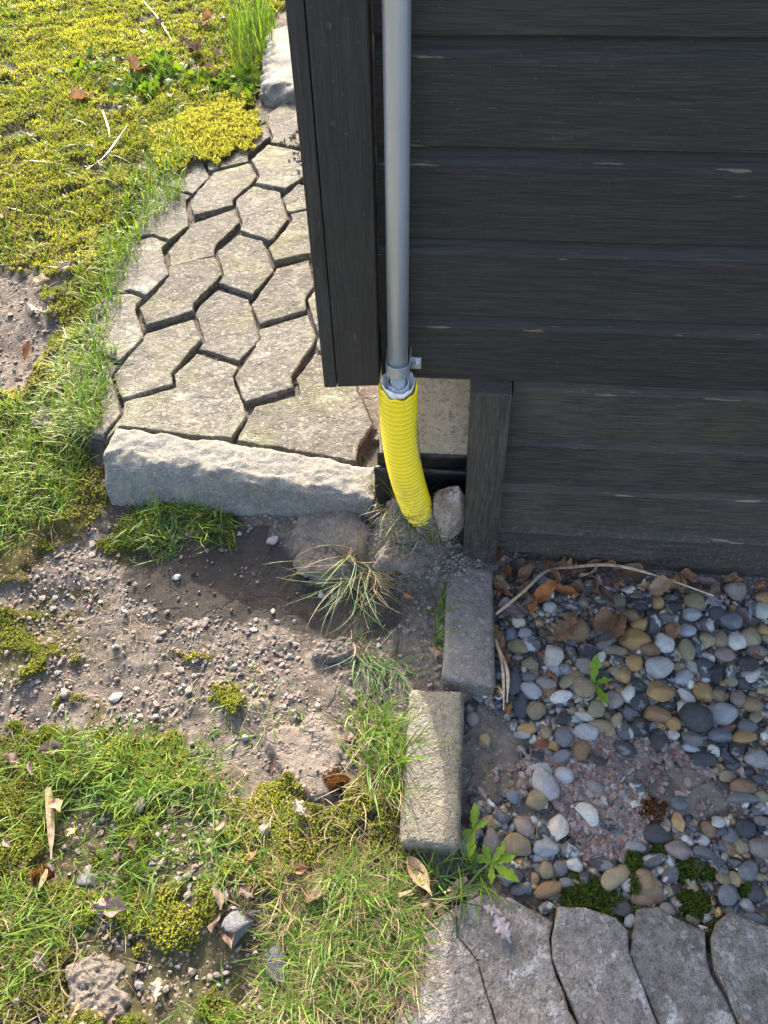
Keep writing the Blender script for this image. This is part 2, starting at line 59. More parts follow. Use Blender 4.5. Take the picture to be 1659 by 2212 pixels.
 'ctl': [(-2.062, 2.908, 0.1), (-0.788, 2.904, 0.11), (-1.138, 1.939, 0.11), (-1.249, 1.285, 0.1), (-0.945, 1.27, 0.115), (-0.935, 0.79, 0.11), (-1.126, 0.767, 0.09), (-1.071, 0.452, 0.07), (-0.877, 0.428, 0.1), (-0.784, 0.212, 0.09), (-0.845, 0.158, 0.07), (-0.955, 0.16, 0.06), (-0.718, 0.085, 0.07), (-0.683, 0.053, 0.05), (-0.514, 0.052, 0.05), (-0.314, 0.036, 0.055), (-0.121, 0.021, 0.075), (-0.067, 0.054, 0.14), (-0.002, -0.003, 0.155), (-0.034, 0.016, 0.16), (-0.075, 0.031, 0.11), (-0.027, -0.004, 0.085), (0.056, -0.003, 0.06), (0.113, -0.008, 0.04), (0.03, -0.024, 0.04), (-0.771, -0.069, 0.045), (-0.865, -0.076, 0.045), (-0.583, -0.077, 0.025), (-0.394, -0.08, 0.015), (-0.206, -0.087, 0.01), (-0.194, -0.185, 0.0), (-0.322, -0.169, 0.01), (-0.129, -0.114, 0.01), (-0.076, -0.206, 0.015), (-0.151, -0.239, 0.03), (-0.274, -0.232, 0.02), (-0.067, -0.093, 0.05), (-0.02, -0.126, 0.04), (0.016, -0.12, 0.035), (0.021, -0.265, 0.03), (-0.053, -0.295, 0.025), (-0.535, -0.25, 0.02), (-0.722, -0.219, 0.03), (-0.791, -0.273, 0.03), (-0.25, -0.37, 0.025), (-0.414, -0.38, 0.02), (-0.592, -0.348, 0.02), (-0.725, -0.444, 0.02), (-0.085, -0.401, 0.025), (-0.04, -0.476, 0.025), (-0.229, -0.492, 0.03), (-0.46, -0.507, 0.025), (-0.664, -0.594, 0.02), (-0.493, -0.65, 0.02), (-0.277, -0.636, 0.03), (-0.066, -0.618, 0.02), (-0.588, -0.781, 0.02), (-0.371, -0.82, 0.02), (-0.179, -0.805, 0.015), (-0.055, -0.74, 0.015), (0.005, -0.611, 0.01), (0.01, -0.705, 0.01), (0.163, -0.044, 0.0), (0.343, -0.076, 0.0), (0.613, -0.058, 0.0), (0.155, -0.371, -0.005), (0.395, -0.354, -0.005), (0.595, -0.34, -0.005), (0.114, -0.53, -0.005), (0.296, -0.551, -0.005), (0.507, -0.57, -0.005), (0.08, -0.725, -0.02), (0.283, -0.709, -0.02), (0.486, -0.694, -0.02), (0.098, -0.343, 0.0), (0.15, -0.192, 0.0), (-3, 6, 0.1), (-6, 3, 0.08), (-4, 0, 0.05), (-3, -3, 0.0), (0, -4, -0.0), (3, -2, 0), (4, 0.0, 0), (0.5, -2, 0), (-1, -1.5, 0.01)],
 'upper_block': [(0.0373, -0.0335), (0.1233, -0.0501), (0.127, -0.2997), (0.0331, -0.2893)],
 'lower_block': [(-0.0229, -0.3103), (0.0734, -0.308), (0.07, -0.5706), (-0.0252, -0.5708)],
 'kerb_top': [(-0.6859, 0.2137), (-0.6043, 0.213), (-0.4258, 0.1784), (-0.2264, 0.1507), (-0.112, 0.1319), (-0.1052, 0.0615), (-0.2731, 0.0778), (-0.4884, 0.1085), (-0.6853, 0.1223), (-0.692, 0.162)],
 'kerb_bot': [(-0.6854, 0.0658), (-0.1193, 0.0463)],
 'far_stone': [(-0.7428, 2.4284), (-0.6434, 2.5307), (-0.4514, 1.9157), (-0.557, 1.8548), (-0.6663, 1.9005)],
 'rock': [0.031, 0.0, 0.164],
 'leaves': [(-0.832, 2.87, 0.071, -0.41, 'o'), (-0.905, 2.212, 0.076, -0.81, 'k'), (-0.987, 2.255, 0.136, -1.27, 'k'), (-1.034, 2.54, 0.094, -0.65, 'k'), (-1.085, 2.391, 0.052, 0.89, 'k'), (-1.265, 2.459, 0.085, -0.92, 'g'), (-1.18, 2.033, 0.134, -1.07, 'b'), (-0.998, 2.187, 0.074, 1.14, 'k'), (-0.898, 2.063, 0.061, -0.61, 'k'), (-1.317, 1.812, 0.097, -0.43, 'b'), (-1.134, 1.763, 0.066, 1.13, 'k'), (-1.409, 1.588, 0.048, -0.51, 'k'), (-0.874, 1.788, 0.051, 0.63, 'r'), (-1.136, 1.368, 0.044, 0.04, 'k'), (-1.27, 1.059, 0.061, -0.45, 'b'), (-1.072, 0.772, 0.059, 0.3, 'w'), (-1.006, 0.803, 0.061, 1.0, 'w'), (-1.047, 0.657, 0.085, -0.31, 'w'), (-1.02, 0.508, 0.078, 1.72, 'b'), (-0.864, 0.599, 0.076, -0.96, 'b'), (-0.835, 0.458, 0.053, -0.39, 'k'), (-1.259, 2.179, 0.047, -0.34, 'k'), (-1.218, 2.536, 0.067, 1.39, 'k'), (-0.433, -0.693, 0.033, -0.0, 'p'), (-0.143, -0.656, 0.032, 0.23, 't'), (-0.449, -0.686, 0.045, 0.2, 'p'), (-0.259, -0.715, 0.031, -1.18, 'k'), (-0.286, -0.698, 0.024, 1.38, 'k'), (-0.545, -0.585, 0.019, 0.86, 't'), (-0.579, -0.555, 0.025, -0.78, 't'), (0.009, -0.609, 0.059, -0.96, 't'), (0.028, -0.65, 0.037, -1.53, 't'), (0.134, -0.673, 0.036, -0.99, 'v'), (0.121, -0.649, 0.027, -0.25, 'v'), (-0.107, 0.067, 0.03, -1.07, 'r'), (0.024, -0.231, 0.034, -0.32, 't'), (-0.153, -0.048, 0.036, -1.32, 't'), (-0.038, -0.125, 0.016, -0.34, 'o'), (0.195, 0.007, 0.045, 0.47, 'p'), (0.185, -0.025, 0.038, -0.79, 'k'), (0.159, -0.038, 0.037, -1.3, 'b'), (0.132, -0.017, 0.034, -1.72, 'b'), (0.225, -0.083, 0.052, 0.79, 'o'), (0.265, -0.077, 0.041, -0.37, 'o'), (0.236, -0.041, 0.04, -1.17, 'b'), (0.279, -0.019, 0.04, -0.38, 'b'), (0.325, -0.013, 0.035, 0.46, 'r'), (0.36, -0.016, 0.031, -0.15, 'b'), (0.405, -0.019, 0.04, -0.15, 'b'), (0.432, -0.053, 0.035, -0.15, 't'), (0.454, -0.057, 0.04, 0.45, 't'), (0.491, -0.043, 0.042, -1.59, 'b'), (0.546, -0.032, 0.034, -0.27, 'p'), (0.562, -0.044, 0.028, 0.74, 'k'), (0.559, -0.079, 0.04, -0.98, 'v'), (0.601, -0.104, 0.036, -1.3, 'p'), (0.166, -0.126, 0.048, -0.04, 'p'), (0.225, -0.163, 0.029, -0.35, 'k'), (0.264, -0.158, 0.051, 0.92, 'b'), (0.342, -0.15, 0.063, 0.93, 'b'), (0.138, -0.196, 0.041, -1.1, 'b'), (0.146, -0.224, 0.036, -1.27, 'b'), (0.154, -0.323, 0.018, 1.07, 'o'), (0.209, -0.382, 0.025, 0.42, 'r'), (0.464, -0.147, 0.029, -1.58, 'b'), (0.201, -0.111, 0.032, 1.38, 'o'), (0.306, -0.072, 0.032, -1.66, 'p'), (0.366, -0.052, 0.026, -0.6, 'b'), (0.618, -0.182, 0.025, 0.07, 'r'), (0.232, -0.256, 0.025, -0.94, 'b'), (0.218, -0.212, 0.021, -0.13, 'r'), (0.14, -0.083, 0.027, -0.56, 'b'), (0.186, -0.058, 0.027, 0.07, 'k'), (0.132, -0.299, 0.016, -0.9, 'b'), (0.224, -0.008, 0.024, -0.8, 'k'), (0.399, 0.006, 0.023, 0.07, 'k'), (0.596, -0.026, 0.026, -0.16, 'b'), (0.517, -0.02, 0.03, -0.39, 'b'), (0.652, -0.033, 0.013, 0.07, 'o'), (0.188, -0.031, 0.042, 0.96, 'b'), (0.139, -0.085, 0.039, 6.14, 'b'), (0.185, -0.077, 0.038, 1.07, 'b'), (0.194, -0.118, 0.031, 3.97, 'k'), (0.315, -0.034, 0.039, 3.89, 't'), (0.351, -0.072, 0.041, 5.24, 'k'), (0.286, -0.06, 0.035, 2.94, 'b'), (0.348, -0.071, 0.058, 5.21, 'b'), (0.339, -0.057, 0.056, 5.26, 'p'), (-1.06, 2.382, 0.055, 2.8, 'k'), (-0.952, 2.09, 0.047, 0.29, 't'), (-0.762, 2.315, 0.068, 4.35, 'k'), (-0.811, 2.581, 0.059, 1.26, 't'), (-1.018, 2.586, 0.06, 3.65, 't'), (-0.854, 2.029, 0.049, 0.38, 'k'), (-1.001, 2.259, 0.075, 0.76, 'k'), (-1.107, 2.727, 0.057, 0.51, 'k'), (-0.788, 1.993, 0.046, 1.79, 'k'), (-0.857, 2.399, 0.078, 3.85, 'b'), (-1.071, 2.578, 0.061, 0.85, 'p'), (-0.964, 2.609, 0.065, 2.25, 'p'), (-1.002, 2.109, 0.058, 1.8, 'b'), (-1.014, 2.565, 0.077, 0.7, 'b'), (-1.164, 2.595, 0.069, 0.93, 'b'), (-0.908, 2.261, 0.056, 0.22, 'g'), (-0.404, -0.822, 0.026, 1.24, 'k'), (-0.501, -0.614, 0.015, 2.61, 'k'), (-0.248, -0.603, 0.018, 1.16, 'b'), (-0.515, -0.543, 0.018, 1.44, 'k'), (-0.619, -0.462, 0.031, 3.51, 'p'), (-0.352, -0.786, 0.026, 4.9, 'w'), (-0.63, -0.614, 0.022, 5.77, 'p'), (-0.075, -0.773, 0.02, 4.07, 'w'), (-0.454, -0.615, 0.018, 4.97, 'k'), (-0.443, -0.602, 0.023, 5.32, 'k'), (-0.048, -0.681, 0.015, 5.57, 'k'), (-0.185, -0.531, 0.029, 5.39, 'w'), (-0.245, -0.659, 0.027, 5.75, 'k'), (-0.168, -0.504, 0.017, 3.78, 'k'), (-0.525, -0.768, 0.028, 5.44, 'p'), (-0.542, -0.817, 0.017, 3.77, 'p'), (-0.168, -0.615, 0.023, 0.16, 'b'), (-0.242, -0.464, 0.024, 1.59, 'k'), (-0.682, -0.48, 0.03, 5.61, 'k'), (-0.113, -0.743, 0.016, 3.37, 't'), (-0.455, -0.819, 0.021, 4.7, 't'), (-0.64, -0.493, 0.025, 5.49, 'p')],
 'straws': [[(-1.354, 2.793), (-1.241, 2.604), (-1.111, 2.342)], [(-1.404, 1.34), (-1.323, 1.364), (-1.214, 1.354)], [(-1.122, 1.323), (-1.094, 1.42), (-1.069, 1.601)], [(-1.192, 1.714), (-1.146, 1.618), (-1.106, 1.52)]],
 'wallstraws': [[(0.131, -0.122), (0.185, -0.069), (0.228, -0.022), (0.279, -0.007), (0.359, 0.008), (0.438, -0.011), (0.547, -0.051)], [(0.13, -0.196), (0.141, -0.257), (0.142, -0.333)], [(0.134, -0.215), (0.149, -0.261), (0.148, -0.319)], [(0.124, -0.295), (0.136, -0.296), (0.144, -0.32)]],
 'chips': [(-0.602, -0.524, -0.562, -0.629, 0.0126), (-0.565, -0.644, -0.56, -0.677, 0.009), (-0.294, -0.654, -0.281, -0.681, 0.0126), (-0.312, -0.571, -0.302, -0.549, 0.009), (0.014, -0.719, 0.028, -0.788, 0.0126), (0.082, -0.603, 0.048, -0.628, 0.0108), (-0.021, -0.64, 0.009, -0.628, 0.009), (0.038, -0.645, 0.059, -0.68, 0.0126), (-0.013, -0.671, -0.034, -0.657, 0.0072), (0.083, -0.642, 0.08, -0.679, 0.0072)],
 'gz': {'pathedge': [(-0.7798, 0.1693), (-0.8625, 0.4731), (-0.9128, 0.6937), (-0.9649, 0.9517), (-0.9551, 1.2604), (-0.9466, 1.4678), (-0.9137, 1.736), (-0.8412, 1.5681), (-0.7847, 1.2131), (-0.8536, 0.9573), (-0.8259, 0.6983), (-0.7851, 0.4266), (-0.7282, 0.2145)],
 'upper': [(-0.9189, 2.5436), (-0.8223, 2.7575), (-0.7272, 2.5488), (-0.7014, 2.1324), (-0.7316, 1.9677), (-0.8243, 2.0862)],
 'kerbtuft': [(-0.6267, -0.0446), (-0.6286, 0.0273), (-0.5936, 0.08), (-0.4423, 0.0769), (-0.4004, 0.0177), (-0.4812, -0.0115), (-0.5574, -0.0517)],
 'lawnfar': [(-3.0183, 3.4868), (-0.8889, 3.514), (-0.6907, 1.93), (-0.8486, 1.472), (-0.9122, 1.2623), (-0.877, 0.7362), (-0.9611, 0.6911), (-1.2754, 0.8442), (-1.5678, 0.5415)],
 'leftdry': [(-0.8928, 0.3082), (-0.9074, 0.4705), (-0.8867, 0.5793), (-0.7745, 0.4107), (-0.7147, 0.2884), (-0.7299, 0.1724), (-0.8098, 0.1674)],
 'leftlow': [(-1.0861, 0.3199), (-0.8978, 0.3313), (-0.7603, 0.2192), (-0.7187, 0.0592), (-0.8209, -0.0456), (-0.9067, -0.1202)],
 'front': [(-0.7616, -0.4548), (-0.5527, -0.4481), (-0.3665, -0.4588), (-0.2249, -0.5099), (-0.1024, -0.5302), (-0.0271, -0.553), (0.0325, -0.6027), (0.0151, -0.6796), (0.0095, -0.8243), (-0.6067, -0.8717)],
 'frontedge': [(-0.6062, -0.4105), (-0.3818, -0.4278), (-0.2878, -0.4994), (-0.4418, -0.5549), (-0.6368, -0.5246)],
 'block': [(-0.1212, -0.3508), (-0.0472, -0.371), (-0.018, -0.3938), (-0.0235, -0.4953), (-0.0749, -0.5064), (-0.1118, -0.4406)],
 'mid': [(-0.2042, -0.6333), (-0.0249, -0.587), (0.0273, -0.6479), (0.0019, -0.8), (-0.1993, -0.8154)],
 'gap': [(-0.0186, -0.573), (0.0742, -0.5763), (0.1305, -0.5955), (0.0749, -0.6318), (0.0068, -0.6495)],
 'midtuft': [(-0.1549, -0.196), (-0.1013, -0.2121), (-0.0301, -0.2549), (-0.0526, -0.2931), (-0.1212, -0.2705)],
 'tube': [(-0.1105, 0.1348), (-0.0925, 0.0856), (-0.0586, 0.0634), (-0.0377, 0.0174), (-0.0916, 0.0139)],
 'blockside': [(0.0199, -0.1231), (0.0399, -0.1112), (0.0359, -0.222), (0.0148, -0.2234)],
 'pebbles': [(0.081, -0.545), (0.1496, -0.39), (0.3004, -0.4189), (0.3561, -0.559), (0.2793, -0.6292), (0.1436, -0.6267)],
 'soil': [(-0.6659, -0.1586), (-0.4373, -0.1952), (-0.3003, -0.2641), (-0.1673, -0.3711), (-0.3123, -0.4549), (-0.566, -0.4077), (-0.7328, -0.2747)]}, 'misc': {'tuft': (-0.15, -0.068), 'mossclump': (-0.799, 1.597), 'weed1': (-0.735, 1.987), 'weed2': (-1.133, 2.118), 'weed3': (-1.035, 2.017), 'weed4': (-0.655, 1.693), 'weed5': (-1.139, 1.953), 'dand1': (0.091, -0.533), 'dand2': (0.12, -0.58), 'dand3': (0.304, -0.263), 'dand4': (0.306, -0.285), 'mossA': (0.271, -0.613), 'mossB': (0.429, -0.612), 'mossC': (0.432, -0.564), 'mossD': (0.342, -0.559), 'brown1': (-0.133, -0.477), 'brown2': (-0.571, -0.649), 'brown3': (0.38, -0.48), 'brown4': (-0.005, -0.68), 'mossE': (0.389, -0.535), 'mossF': (0.508, -0.587), 'mossG': (0.34, -0.589)}, 'clods': [(-0.198, -0.027, 0.075, 0.055), (-0.043, -0.047, 0.07, 0.055), (-0.323, 0.007, 0.04, 0.03), (-0.493, -0.032, 0.035, 0.02), (-0.354, -0.03, 0.028, 0.02), (-0.164, -0.235, 0.04, 0.022), (-0.436, -0.792, 0.045, 0.05), (-0.121, -0.32, 0.018, 0.015)],
 'stones': [(-0.499, -0.654, 0.019, 'g'), (-0.254, -0.702, 0.03, 'g'), (-0.189, -0.742, 0.028, 's'), (-0.498, -0.096, 0.011, 'l'), (-0.319, -0.01, 0.016, 'l'), (-0.21, -0.103, 0.01, 'w'), (-0.285, -0.172, 0.007, 'l'), (-0.237, -0.563, 0.012, 'p'), (-0.444, -0.538, 0.014, 'p'), (-0.638, -0.351, 0.016, 'p'), (-0.549, -0.349, 0.014, 'w'), (-0.141, -0.643, 0.016, 'p')]}

# ------------------------------------------------------------------ noise
def _hash(ix, iy, iz, seed):
    h = (ix * 374761393 + iy * 668265263 + iz * 2147483647 % 1000003 * 7919 + seed * 974711) & 0xffffffff
    h = ((h ^ (h >> 13)) * 1274126177) & 0xffffffff
    h = (h ^ (h >> 16)) & 0xffffffff
    return h.astype(np.float64) / 4294967295.0
def vnoise(x, y, z=None, seed=0):
    x = np.asarray(x, float); y = np.asarray(y, float)
    z = np.zeros_like(x) if z is None else np.asarray(z, float)
    ix = np.floor(x).astype(np.int64); iy = np.floor(y).astype(np.int64); iz = np.floor(z).astype(np.int64)
    fx = x - ix; fy = y - iy; fz = z - iz
    fx = fx*fx*(3-2*fx); fy = fy*fy*(3-2*fy); fz = fz*fz*(3-2*fz)
    def lay(k):
        a = _hash(ix, iy, iz+k, seed); b = _hash(ix+1, iy, iz+k, seed)
        c = _hash(ix, iy+1, iz+k, seed); d = _hash(ix+1, iy+1, iz+k, seed)
        return (a*(1-fx)+b*fx)*(1-fy) + (c*(1-fx)+d*fx)*fy
    if not np.any(fz):
        return lay(0)
    return lay(0)*(1-fz) + lay(1)*fz
def fbm(x, y, z=None, oct=4, seed=0):
    s = 0; a = 1; t = 0; f = 1
    for o in range(oct):
        s = s + a*vnoise(x*f+o*17.3, y*f+o*9.1, None if z is None else z*f+o*5.7, seed+o); t += a; a *= .5; f *= 2.03
    return s/t
def sstep(a, b, v):
    t = np.clip((v-a)/(b-a), 0, 1); return t*t*(3-2*t)
def inpoly(x, y, P):
    x = np.asarray(x); y = np.asarray(y); r = np.zeros(x.shape, bool); n = len(P)
    for i in range(n):
        x0, y0 = P[i]; x1, y1 = P[(i+1) % n]
        if y0 == y1: continue
        c = ((y0 > y) != (y1 > y)) & (x < (x1-x0)*(y-y0)/(y1-y0)+x0)
        r ^= c
    return r
_wc = {}
def mask(x, y, P, j=.03, f=14, seed=3):
    """inside P, with the outline made uneven"""
    if _wc.get('x') is not x: _wc.clear(); _wc['x'] = x
    if (f, seed) not in _wc: _wc[(f, seed)] = (fbm(x*f, y*f, oct=3, seed=seed)-.5, fbm(x*f, y*f, oct=3, seed=seed+50)-.5)
    dx, dy = _wc[(f, seed)]
    return inpoly(x+dx*4*j, y+dy*4*j, P).astype(float)

# ------------------------------------------------------------------ the ground's height
CT = np.array(L['ctl'])
def base_h(x, y):
    x = np.asarray(x, float).ravel(); y = np.asarray(y, float).ravel(); out = np.zeros_like(x)
    for s in range(0, len(x), 40000):
        d2 = (x[s:s+40000, None]-CT[None, :, 0])**2 + (y[s:s+40000, None]-CT[None, :, 1])**2 + 6e-4
        w = d2**-1.7
        out[s:s+40000] = (w*CT[None, :, 2]).sum(1)/w.sum(1)
    return out
def dilate(P, d):
    c = np.mean(np.array(P), 0); q = np.array(P)-c; r = np.linalg.norm(q, axis=1)[:, None]; return c+q*(1+d/r)
PAV_A = [dilate(P, .010) for P in L['pavers']]; PAV_B = [dilate(P, .010) for P in L['pavers2']]
def in_pavers(x, y, PS, key):
    r = np.zeros(x.shape); k = inpoly(x, y, dilate(L['m_'+key], .15))
    idx = np.nonzero(k)
    if len(idx[0]):
        xs, ys = x[idx], y[idx]; m = np.zeros(xs.shape, bool)
        for P in PS: m |= inpoly(xs, ys, P)
        r[idx] = m
    return r
def zones(x, y):
    z = {}
    z['path'] = in_pavers(x, y, PAV_A, 'path')
    z['pave2'] = in_pavers(x, y, PAV_B, 'pave2')
    z['house'] = inpoly(x, y, L['m_house']).astype(float)
    z['peb'] = mask(x, y, L['m_pebbles'], .012)
    lf = mask(x, y, L['m_lawnfar'], .03)*(1-mask(x, y, L['m_bareleft'], .05))
    fr = mask(x, y, L['m_lawnfront'], .05)
    pt = np.zeros_like(x)
    for P in L['m_patch']: pt = np.maximum(pt, mask(x, y, P, .02, 24))
    mp = np.zeros_like(x)
    for P in L['m_mosspatch']: mp = np.maximum(mp, mask(x, y, P, .03, 24))
    z['lawn'] = np.maximum(lf, np.maximum(fr, pt))
    n = fbm(x*13, y*13, oct=3, seed=11)
    z['moss'] = np.clip(lf*sstep(.30, .42, n+.08) + np.maximum(fr*sstep(.44, .52, n), pt*sstep(.36, .5, n)) + mp, 0, 1)
    z['moss'] *= (1-z['path'])*(1-z['pave2'])*(1-z['peb'])
    z['lf'] = lf; z['fr'] = fr
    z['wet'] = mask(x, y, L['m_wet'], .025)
    z['sand'] = np.maximum(mask(x, y, L['m_sand'], .03), .25*mask(x, y, L['m_sand2'], .02))
    dc = np.zeros_like(x)
    for P in L['m_dryclod']: dc = np.maximum(dc, mask(x, y, P, .012, 24))
    z['dry'] = dc
    return z
def height(x, y, Z=None):
    x = np.asarray(x, float); y = np.asarray(y, float)
    if Z is None: Z = zones(x, y)
    h = base_h(x, y).reshape(x.shape)
    bil = np.abs(fbm(x*28, y*28, oct=3, seed=21)-.5)*2
    soil = (1-Z['path'])*(1-Z['pave2'])
    h = h + soil*(1-Z['peb'])*((fbm(x*9, y*9, oct=3, seed=31)-.5)*.022 + (bil-.3)*.008*(1-.6*Z['wet']) + (fbm(x*110, y*110, oct=2, seed=41)-.5)*.0045)
    h = h + Z['peb']*(fbm(x*40, y*40, oct=3, seed=33)-.5)*.008
    h = h + Z['moss']*(.004+(.012+.010*Z['lf'])*fbm(x*30, y*30, oct=2, seed=51))
    h = h + Z['dry']*(.008 + .006*vnoise(x*22, y*22, seed=8))
    h = h + Z['sand']*.006
    h = np.where(Z['path'] > 0, .109, np.where(inpoly(x, y, L['m_path']), np.minimum(h, .112), h))
    h = h + .060*np.exp(-(((x+.022)/.050)**2+((y-.000)/.040)**2)) + .045*np.exp(-(((x+.062)/.026)**2+((y-.006)/.030)**2))
    h = np.where(Z['pave2'] > 0, .002, h)
    h = np.where((Z['house'] > 0) & (Z['path'] == 0), np.minimum(h, .12), h)
    return h

# ------------------------------------------------------------------ node helper
class Mat:
    def __init__(s, name):
        s.m = bpy.data.materials.new(name); s.m.use_nodes = True; s.t = s.m.node_tree; s.t.nodes.clear()
        s.out = s.t.nodes.new('ShaderNodeOutputMaterial')
    def n(s, typ, _p=None, **ins):
        nd = s.t.nodes.new(typ)
        for k, v in (_p or {}).items(): setattr(nd, k, v)
        for k, v in ins.items():
            key = int(k[1:]) if k[0] == 'i' and k[1:].isdigit() else k.replace('_', ' ')
            sk = nd.inputs[key]
            if isinstance(v, bpy.types.NodeSocket): s.t.links.new(v, sk)
            else: sk.default_value = v
        return nd
    def pos(s, scale=(1, 1, 1), shift=True):
        g = s.n('ShaderNodeNewGeometry').outputs['Position']
        if shift:
            r = s.n('ShaderNodeObjectInfo').outputs['Random']
            a = s.n('ShaderNodeMath', {'operation': 'MULTIPLY'}, i0=r, i1=37.0).outputs[0]
            g = s.n('ShaderNodeVectorMath', {'operation': 'ADD'}, i0=g, i1=a).outputs[0]
        return s.n('ShaderNodeVectorMath', {'operation': 'MULTIPLY'}, i0=g, i1=tuple(scale)).outputs[0]
    def noise(s, vec, scale, detail=4.0, rough=.55, dist=0.0):
        return s.n('ShaderNodeTexNoise', Vector=vec, Scale=scale, Detail=detail, Roughness=rough, Distortion=dist).outputs['Fac']
    def voro(s, vec, scale, feature='F1', out='Distance'):
        return s.n('ShaderNodeTexVoronoi', {'feature': feature}, Vector=vec, Scale=scale).outputs[out]
    def ramp(s, fac, *stops):
        nd = s.n('ShaderNodeValToRGB', Fac=fac); e = nd.color_ramp.elements
        while len(e) < len(stops): e.new(.5)
        for i, (p, c) in enumerate(stops):
            e[i].position = p; e[i].color = (c, c, c, 1) if isinstance(c, (int, float)) else (*c, 1)
        return nd.outputs[0]
    def mix(s, fac, a, b, blend='MIX'):
        nd = s.n('ShaderNodeMix', {'data_type': 'RGBA', 'blend_type': blend}); 
        for i, v in ((0, fac), (6, a), (7, b)):
            if isinstance(v, bpy.types.NodeSocket): s.t.links.new(v, nd.inputs[i])
            elif i == 0: nd.inputs[i].default_value = v
            else: nd.inputs[i].default_value = (*v, 1) if len(v) == 3 else v
        return nd.outputs[2]
    def math(s, op, a, b=0.0):
        return s.n('ShaderNodeMath', {'operation': op}, i0=a, i1=b).outputs[0]
    def attr(s, name, out='Color'):
        return s.n('ShaderNodeAttribute', {'attribute_name': name}).outputs[out]
    def bump(s, h, strength, dist, normal=None):
        k = dict(Height=h, Strength=strength, Distance=dist)
        if normal is not None: k['Normal'] = normal
        return s.n('ShaderNodeBump', **k).outputs[0]
    def bsdf(s, col, rough=.8, normal=None, spec=.35, metal=0.0, **kw):
        k = dict(Roughness=rough, Metallic=metal, **kw)
        k['Specular_IOR_Level'] = spec
        if normal is not None: k['Normal'] = normal
        nd = s.n('ShaderNodeBsdfPrincipled', **k)
        if isinstance(col, bpy.types.NodeSocket): s.t.links.new(col, nd.inputs['Base Color'])
        else: nd.inputs['Base Color'].default_value = (*col, 1)
        return nd.outputs[0]
    def done(s, sh):
        s.t.links.new(sh, s.out.inputs[0]); return s.m

MT = {}
def m_wood(name, axis, weather):
    k = Mat(name)
    sc = (9, 170, 170) if axis == 'x' else ((170, 170, 9) if axis == 'z' else (170, 9, 170))
    p = k.pos(sc); q = k.pos((1, 1, 1))
    g1 = k.noise(p, 1.0, 6, .65, .6); g2 = k.noise(p, 2.4, 5, .6, .3); big = k.noise(q, 5.0, 4, .6)
    c = k.mix(k.ramp(g1, (.22, 0), (.85, 1)), (.0165, .0134, .0128), (.056, .0475, .0415))
    c = k.mix(k.ramp(g2, (.50, 0), (.76, .42)), c, (.088, .074, .063))
    worn = k.ramp(k.math('ADD', k.math('MULTIPLY', g2, .55), k.math('MULTIPLY', big, .45)), (.50 - .08*weather, 0), (.68 - .06*weather, 1))
    c = k.mix(k.math('MULTIPLY', worn, min(1.0, .35 + .5*weather)), c, (.060+.05*weather, .051+.038*weather, .041+.026*weather))
    alg = k.ramp(k.noise(q, 3.1, 5, .6), (.52, 0), (.72, 1))
    c = k.mix(k.math('MULTIPLY', alg, .45*weather), c, (.075, .078, .036))
    # chipped paint: thin flecks of bare wood, denser along worn edges
    fl = k.noise(k.pos((14, 150, 150) if axis == 'x' else ((150, 150, 14) if axis == 'z' else (150, 14, 150))), 1.0, 3, .5)
    wear = k.attr('wear', 'Fac')
    zone = k.noise(q, 9.0, 3, .6)
    lim = k.math('ADD', k.math('MULTIPLY', wear, .15), k.math('MULTIPLY', zone, .16))
    fm = k.ramp(k.math('ADD', fl, lim), (.825, 0), (.86, 1))
    c = k.mix(k.math('MULTIPLY', fm, .8), c, (.24, .185, .125))
    dust = k.ramp(k.noise(q, 260, 2, .5), (.70, 0), (.76, 1))
    c = k.mix(k.math('MULTIPLY', dust, .35), c, (.22, .21, .19))
    zz_ = k.n('ShaderNodeSeparateXYZ', Vector=k.pos(shift=False)).outputs[2]
    spl = k.math('MULTIPLY', k.ramp(zz_, (.02, 1), (.22, 0)), k.ramp(k.noise(q, 120, 4, .7), (.50, 0), (.66, 1)))
    c = k.mix(k.math('MULTIPLY', spl, .6), c, (.155, .135, .11))
    c = k.mix(1.0, c, k.ramp(k.n('ShaderNodeObjectInfo').outputs['Random'], (0, .78), (1, 1.22)), 'MULTIPLY')
    h = k.math('ADD', k.math('MULTIPLY', g1, .7), k.math('ADD', k.math('MULTIPLY', g2, .6), k.math('MULTIPLY', fm, -.5)))
    nb = k.bump(h, .6, .0030)
    r = k.ramp(g2, (.2, .52), (.8, .78))
    return k.done(k.bsdf(c, r, nb, .36))
MT['wood_x'] = m_wood('black_painted_board', 'x', .25)
MT['wood_low'] = m_wood('weathered_black_board', 'x', .75)
MT['wood_z'] = m_wood('black_painted_upright', 'z', .12)
MT['wood_zlow'] = m_wood('weathered_black_upright', 'z', .8)
MT['wood_y'] = m_wood('black_painted_side_board', 'y', .3)

